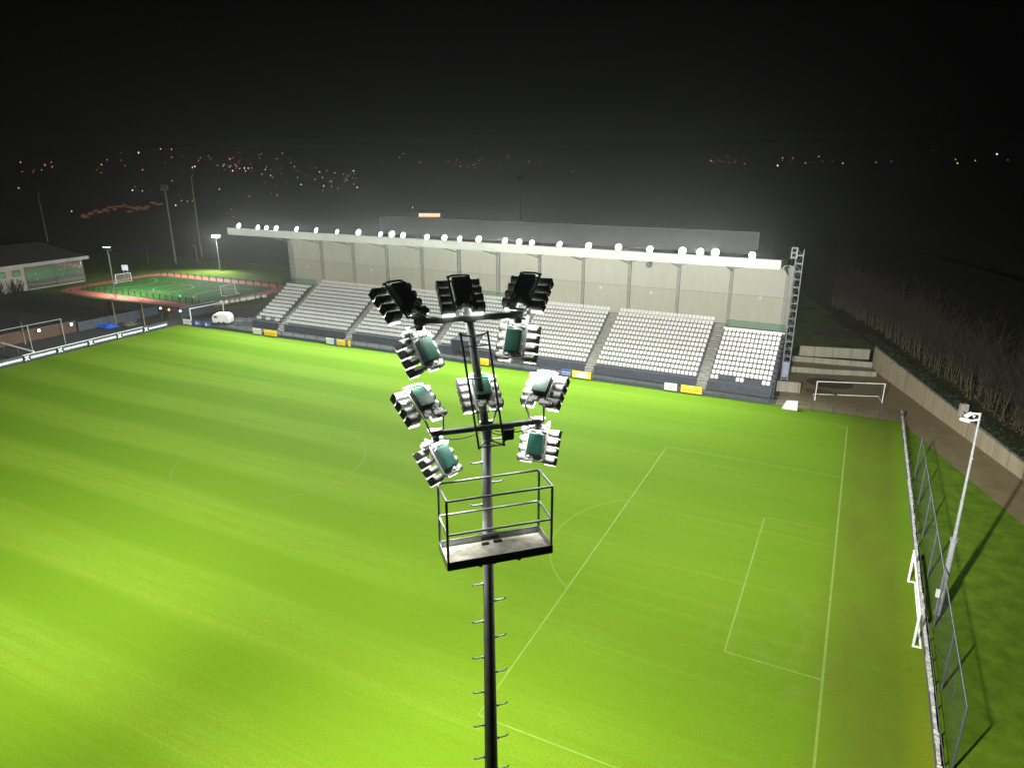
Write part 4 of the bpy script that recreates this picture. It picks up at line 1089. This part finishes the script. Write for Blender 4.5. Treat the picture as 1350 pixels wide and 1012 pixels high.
# bare climber shrubs against the clubhouse
for k, (y, lab) in enumerate(((2.5, 'bare shrub growing against the left clubhouse wall'), (6.6, 'bare shrub beside the clubhouse glass front'))):
    rq = random.Random(60 + k); t2 = thing('bare_shrub', lab, 'shrub', (-165.3, y, 0)); mb = MB()
    for i in range(60):
        p = Vector((rq.gauss(0, .5), rq.gauss(0, 1.), 0)); q = p + Vector((rq.gauss(0, .5), rq.gauss(0, .8), rq.uniform(1.5, 3.4))); mb.tube(p, q, .05, .02, 4, caps=False)
    mb.build('branches', M_['twig'], t2)

# yard between the goal line boards and the training pitch
sheet('yard', [(-109, -40), (-122.5, -40), (-122.5, -8), (-119, 3), (-110.4, 3), (-109, 1.9)], -.02, M_['asphalt'])
mb = MB(); d = Vector((41.2, 3.5, 0)); rz = math.atan2(d.y, d.x); rq = random.Random(5)
for i in range(28): L_ = d.length / 28; Mx = Matrix.Rotation(rz, 4, 'Z'); mb.box((L_ * (i + .5), rq.uniform(-.1, .1), .7), (L_ + .1, 1.3 + rq.uniform(-.15, .15), 1.4 + rq.uniform(-.15, .15)), M=Mx, bev=.12)
tag(mb.build('hedge', M_['hedge'], M=Matrix.Translation((-158.7, 3.4, 0))), 'long dark clipped hedge in front of the running track', 'hedge')
def wall_thing(name, label, cat, x0, y0, x1, y1, h, th, m, cap=None):
    d = Vector((x1 - x0, y1 - y0, 0)); t = thing(name, label, cat, (x0, y0, 0), math.atan2(d.y, d.x)); mb = MB(); mb.box((d.length / 2, 0, h / 2), (d.length, th, h)); mb.build('wall', m, t)
    mb = MB(); mb.box((d.length / 2, 0, h + .04), (d.length + .04, th + .08, .08)); mb.build('coping', cap or m, t); return t
wall_thing('brick_wall', 'brown brick wall with two lit lamps at the back of the dark yard', 'wall', -122.3, -40, -119.8, -9.7, 1.85, .3, M_['brick'], M_['steel_dark'])
wall_thing('slate_fence', 'low slate blue boarded fence continuing right from the brown brick wall', 'fence', -119.6, -9.4, -118.9, 5.6, 1.5, .12, M_['slate'])
for x, y, m, lab in ((-119.95, -15.7, 'glow_blue', 'lit blue white bulkhead lamp in the middle of the brick wall'), (-119.5, -10.6, 'glow_blue', 'lit blue white bulkhead lamp at the right end of the brick wall')):
    t = thing('wall_lamp', lab, 'wall lamp', (x, y, 1.35)); mb = MB(); mb.box((0, 0, .15), (.2, .44, .5), bev=.04); mb.build('housing', M_['steel_dark'], t); mb = MB(); mb.box((.14, 0, .15), (.1, .36, .42), bev=.03); mb.build('lamp_glass', M_[m], t)
for x, y, m, lab in ((-114.9, 3.3, 'glow_white', 'small white globe lamp on a short post near the far left corner'), (-112.4, 3.1, 'glow_orange', 'small orange lamp on a short post near the far left corner'), (-109.6, 3.2, 'glow_white', 'small cream lamp on a short post beside the goal at the far left corner'), (-121.5, 12.9, 'glow_green', 'small green light on a post at the near edge of the running track')):
    t = thing('post_lamp', lab, 'lamp', (x, y, 0)); mb = MB(); mb.tube((0, 0, 0), (0, 0, 1.8), .05, .04, 8); mb.build('pole', M_['steel_dark'], t)
    mb = MB()
    for k in range(4):
        a0, a1 = -PI / 2 + PI * k / 4, -PI / 2 + PI * (k + 1) / 4; mb.tube((0, 0, 2 + .22 * math.sin(a0)), (0, 0, 2 + .22 * math.sin(a1)), max(.01, .22 * math.cos(a0)), max(.01, .22 * math.cos(a1)), 10)
    mb.build('globe', M_[m], t)
mb = MB(); rq = random.Random(9); G = 7; vs = []
for i in range(G):
    for j in range(5): vs.append((-2.6 + 5.2 * i / (G - 1), -1.1 + 2.2 * j / 4, .12 + (.55 if 0 < i < G - 1 and 0 < j < 4 else 0) * rq.uniform(.4, 1.2)))
mb.add(vs, [(i * 5 + j, (i + 1) * 5 + j, (i + 1) * 5 + j + 1, i * 5 + j + 1) for i in range(G - 1) for j in range(4)]); tag(mb.build('tarpaulin', M_['tarp'], M=Matrix.Translation((-118.6, -5.4, 0))), 'crumpled bright blue tarpaulin lying on the dark yard', 'tarpaulin')
# training net frame at the left edge
t = thing('net_frame', 'tall grey tubular frame standing behind the left boards', 'frame', (-112.3, -16.3, 0))
mb = MB()
for y in (0, -4.9, -9.8, -14.7): mb.tube((-.27 * y / -4.9, y, 0), (-.27 * y / -4.9, y, 4.3), .06, .06, 8)
mb.build('posts', M_['steel_dull'], t); mb = MB(); mb.tube((0, .1, 4.3), (-.81, -14.8, 4.3), .06, .06, 8); mb.build('top_bar', M_['steel_dull'], t)
t = thing('barrier', 'white pipe barrier slanting away from the left boards', 'barrier', (-109.6, -22.7, 0)); mb = MB(); mb.tube((0, 0, .95), (-9.8, .9, .95), .13, .13, 8); mb.build('bar', M_['white_paint'], t)
mb = MB()
for x in (-.3, -4.9, -9.5): mb.tube((x, -.09 * x, 0), (x, -.09 * x, .95), .06, .06, 6)
mb.build('posts', M_['steel_dark'], t)
def young_tree(x, y, h, label, seed):
    rq = random.Random(seed); t = thing('young_tree', label, 'tree', (x, y, 0)); mb = MB(); mb.tube((0, 0, 0), (.05, 0, h * .55), .11, .08, 7); mb.tube((.05, 0, h * .55), (0, .05, h), .08, .03, 7); mb.build('trunk', M_['stake'], t)
    mb = MB()
    for i in range(26):
        z = rq.uniform(.4, 1) * h; a = rq.uniform(0, 6.28); L_ = rq.uniform(.5, 1.3); p = Vector((0, 0, z)); q = p + Vector((math.cos(a) * L_ * .7, math.sin(a) * L_ * .7, L_ * .7)); mb.tube(p, q, .022, .006, 4, caps=False)
        for k in range(3): e = p.lerp(q, rq.uniform(.3, 1)); mb.tube(e, e + Vector((rq.gauss(0, .25), rq.gauss(0, .25), rq.uniform(.1, .4))), .008, .004, 3, caps=False)
    mb.build('crown', M_['twig'], t)
young_tree(-118.2, -3.5, 4.6, 'slender bare young tree left of the pale bush behind the yard', 71)
young_tree(-111.5, -2.8, 4.6, 'slender bare young tree nearest the left corner of the pitch', 72)
young_tree(-119, -18.6, 3.6, 'slender bare young tree in front of the brick wall at the far left', 73)
rq = random.Random(31); t = thing('bare_bush', 'pale twiggy bush between two slender young trees behind the yard', 'bush', (-114.8, -3.0, 0)); mb = MB()
for i in range(150): a = rq.uniform(0, 6.28); e = rq.uniform(.2, 1.4); L_ = rq.uniform(.6, 1.5); mb.tube((0, 0, .05), (math.cos(a) * math.cos(e) * L_, math.sin(a) * math.cos(e) * L_ * 1.2, math.sin(e) * L_), .02, .008, 4, caps=False)
mb.build('twigs', mat('pale twigs', (.16, .15, .12), .9, scale=5, var=.4), t)
# far corner goal, screen and trailer
goal('white full size goal standing in the far left corner behind the white board', (-109.2, 4.9, 0), (-108.4, 11.7, 0), 2.1, (-1.6, .15, 0), thick=.11, net=False, base=False)
wall_thing('dark_screen', 'dark windbreak screen standing behind the goal at the far left corner', 'screen', -112.2, 5.2, -111.2, 12.2, 1.9, .1, M_['slate'], M_['steel'])
t = thing('trailer', 'small rounded white trailer parked behind the left end of the rail', 'trailer', (-101.4, 5.3, 0), .35)
mb = MB(); prof = [(-1.5, .45), (1.5, .45), (1.55, 1.2), (1.35, 1.75), (.9, 2.0), (-1.0, 2.0), (-1.4, 1.75), (-1.58, 1.2)]
mb.add([(x, -.9, z) for x, z in prof] + [(x, .9, z) for x, z in prof], [tuple(range(8)), tuple(range(15, 7, -1))] + [(i, i + 8, (i + 1) % 8 + 8, (i + 1) % 8) for i in range(8)])
mb.build('body', M_['white_paint'], t)
mb = MB(); mb.box((-.9, -.905, 1.45), (.6, .02, .4)); mb.build('window', M_['steel_dark'], t)
for x in (-.4, .5): mb = MB(); mb.tube((x, -.95, .32), (x, -.75, .32), .32, .32, 14); mb.build('wheel', M_['rail_black'], t)
mb = MB(); mb.tube((1.5, 0, .5), (2.6, 0, .45), .06, .05, 6); mb.build('drawbar', M_['steel_dark'], t)
# stacked barriers and crates between trailer and stand
for k, (x, y, w, lab) in enumerate(((-98.9, 6.8, 1.6, 'grey metal crate nearest the white trailer'), (-97.2, 7.6, 1.3, 'grey metal crate nearest the left end of the grandstand'))):
    t = thing('metal_crate', lab, 'crate', (x, y, 0), .2 * k); mb = MB()
    for zz in (.1, .5, .9): mb.path([Vector((-w / 2, -.5, zz)), Vector((w / 2, -.5, zz)), Vector((w / 2, .5, zz)), Vector((-w / 2, .5, zz)), Vector((-w / 2, -.5, zz))], .03, 5)
    for a in range(7): xx = -w / 2 + w * a / 6; mb.tube((xx, -.5, 0), (xx, -.5, 1), .02, .02, 5); mb.tube((xx, .5, 0), (xx, .5, 1), .02, .02, 5)
    mb.build('cage', M_['steel'], t); mb = MB(); mb.box((0, 0, .3), (w - .12, .85, .5), bev=.04); mb.build('contents', M_['steel_dark'], t)
# pale rubble heap / bagged material along the track end
sp = MB(); rq = random.Random(17)
for i in range(9):
    t = thing('white_sack', 'white bulk sack in the row lying along the right end of the running track', 'sack', (-115.4 + .28 * i + rq.uniform(-.2, .2), 17.5 + 1.15 * i, 0), rq.uniform(0, 3), 'white sacks along the track end')
    mb = MB(); s_ = rq.uniform(.8, 1.1); mb.box((0, 0, .3 * s_), (1.0 * s_, .7 * s_, .6 * s_), bev=.16); mb.build('sack_body', M_['white_paint'], t); mb = MB(); mb.tube((0, 0, .58 * s_), (.05, 0, .72 * s_), .12, .04, 8); mb.build('sack_neck', M_['white_paint'], t)

# ------------------------------------------------------------------ far away: long lit building, town lights
t = thing('distant_building', 'long low distant building with a row of warm lit windows beyond the grandstand roof', 'building', (-183, 200.5, 0), HEAD)
mb = MB(); mb.box((0, 3, 1.7), (11, 6, 3.4)); mb.build('wall', M_['off_white'], t); mb = MB(); mb.box((0, 3, 3.5), (11.6, 6.6, .25)); mb.build('roof', M_['rooftile'], t)
WL = emis('warm lit window', (1., .62, .36), 1.6)
for i in range(9): mb = MB(); mb.box((-4.6 + 1.1 * i, -.02, 1.7), (.9, .05, 1.5)); mb.build('window', WL, t)
def cast(px, py):
    d = (Fv + R2 * ((px - 675) / 918.485) - U2 * ((py - 506) / 918.485)).normalized(); tt = 200.
    while tt < 1900:
        p = CP + d * tt
        if p.z < hill(p.x, p.y) + .8: return p
        tt += 4
    return None
TOWN = []
rq = random.Random(77)
# (x range, y range, count, kinds) clusters read off the far hillside
for x0, x1, y0, y1, n in ((20, 70, 205, 240, 9), (125, 200, 200, 228, 9), (215, 345, 196, 225, 22), (285, 335, 215, 228, 22), (340, 400, 205, 240, 20), (415, 470, 218, 252, 22), (345, 480, 225, 262, 14), (500, 560, 207, 222, 8), (590, 680, 205, 232, 20), (690, 760, 205, 230, 8), (920, 1010, 205, 225, 12), (1015, 1110, 200, 222, 9), (1150, 1350, 198, 220, 7), (175, 330, 240, 290, 16)):
    for i in range(n): TOWN.append((rq.uniform(x0, x1), rq.gauss((y0 + y1) / 2, (y1 - y0) / 4), rq.random(), rq.random()))
for px, py, k in ((175, 253, 2), (232, 273, 2), (427, 247, 2), (471, 249, 2), (357, 233, 0), (437, 241, 0), (466, 227, 2), (25, 250, 1), (95, 281, 0), (212, 198, 0), (183, 203, 2), (1262, 217, 0), (1111, 217, 1), (544, 276, 2), (1314, 205, 2), (527, 209, 1), (1025, 220, 2), (307, 227, 2)): TOWN.append((px, py, .99, (.2, .5, .9)[k]))
tmb = MB()
for px, py, s_, k in TOWN:
    p = cast(px, py)
    if p is None: continue
    dist = (p - CP).length; r = dist / 918 * (.30 + .55 * s_ ** 3)
    mi = 0 if k < .42 else (1 if k < .66 else 2)
    p.z += r + .6
    tmb.add([p + Vector(v) * r for v in ((1, 0, 0), (0, 1, 0), (-1, 0, 0), (0, -1, 0), (0, 0, 1), (0, 0, -1))], [(0, 1, 4), (1, 2, 4), (2, 3, 4), (3, 0, 4), (1, 0, 5), (2, 1, 5), (3, 2, 5), (0, 3, 5)], mi)
o = struct(tmb.build('town_lights', [emis('sodium street light', (1., .33, .07), 1.9), emis('pinkish window light', (1., .30, .28), 1.5), emis('white street light', (.85, .88, 1.), 2.3)]), 'stuff')
o['label'] = 'scattered street and window lights of a distant town'; o['category'] = 'town lights'
# house fronts far left, the dim street light on them put in as emission
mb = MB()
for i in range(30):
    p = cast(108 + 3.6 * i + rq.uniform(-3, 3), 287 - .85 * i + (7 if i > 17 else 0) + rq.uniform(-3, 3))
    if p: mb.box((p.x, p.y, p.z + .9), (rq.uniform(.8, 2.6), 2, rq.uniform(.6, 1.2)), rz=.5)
struct(mb.build('far_houses', emis('sodium glow on house fronts', (1., .45, .14), .014)), 'stuff')
t = thing('red_sign', 'tiny lit red and white sign far off beyond the lattice tower', 'sign', (-9.1, 80.6, 2.6), .1)
mb = MB(); mb.box((0, 0, .45), (1.7, .1, .35)); mb.build('red_panel', emis('lit red sign', (1, .12, .08), .6), t); mb = MB(); mb.box((0, 0, .1), (1.7, .1, .3)); mb.build('white_panel', emis('lit white sign', (1, .9, .8), .5), t)
mb = MB(); mb.tube((0, .1, -2.5), (0, .1, .3), .06, .06, 6); mb.build('sign_post', M_['steel_dark'], t)

# ------------------------------------------------------------------ air
HAZE = True
if HAZE:
    mb = MB(); mb.box((-60, 0, 34), (3900, 3900, 75)); o = struct(mb.build('haze', nodes('night mist')[0]), 'stuff')
    nt = o.data.materials[0].node_tree; nt.nodes.remove(nt.nodes['Principled BSDF'])
    v = nt.nodes.new('ShaderNodeVolumePrincipled'); v.inputs['Density'].default_value = .00014; v.inputs['Color'].default_value = (1., .96, .90, 1); v.inputs['Anisotropy'].default_value = .84
    nt.links.new(v.outputs[0], nt.nodes['Material Output'].inputs['Volume'])

# ------------------------------------------------------------------ night sky
w = bpy.data.worlds.new('World'); scn.world = w; w.use_nodes = True
bg = w.node_tree.nodes['Background']; sky = w.node_tree.nodes.new('ShaderNodeTexSky'); sky.sky_type = 'NISHITA'; sky.sun_disc = False
sky.sun_elevation = math.radians(-4); sky.sun_rotation = math.radians(200)
w.node_tree.links.new(sky.outputs[0], bg.inputs[0]); bg.inputs[1].default_value = .004
vs_ = scn.view_settings; vs_.view_transform = 'Standard'; vs_.look = 'None'; vs_.exposure = 0; vs_.gamma = 1
scn.cycles.use_denoising = True
scn.cycles.sample_clamp_indirect = 4
scn.cycles.max_bounces = 6; scn.cycles.volume_bounces = 0; scn.cycles.transparent_max_bounces = 12
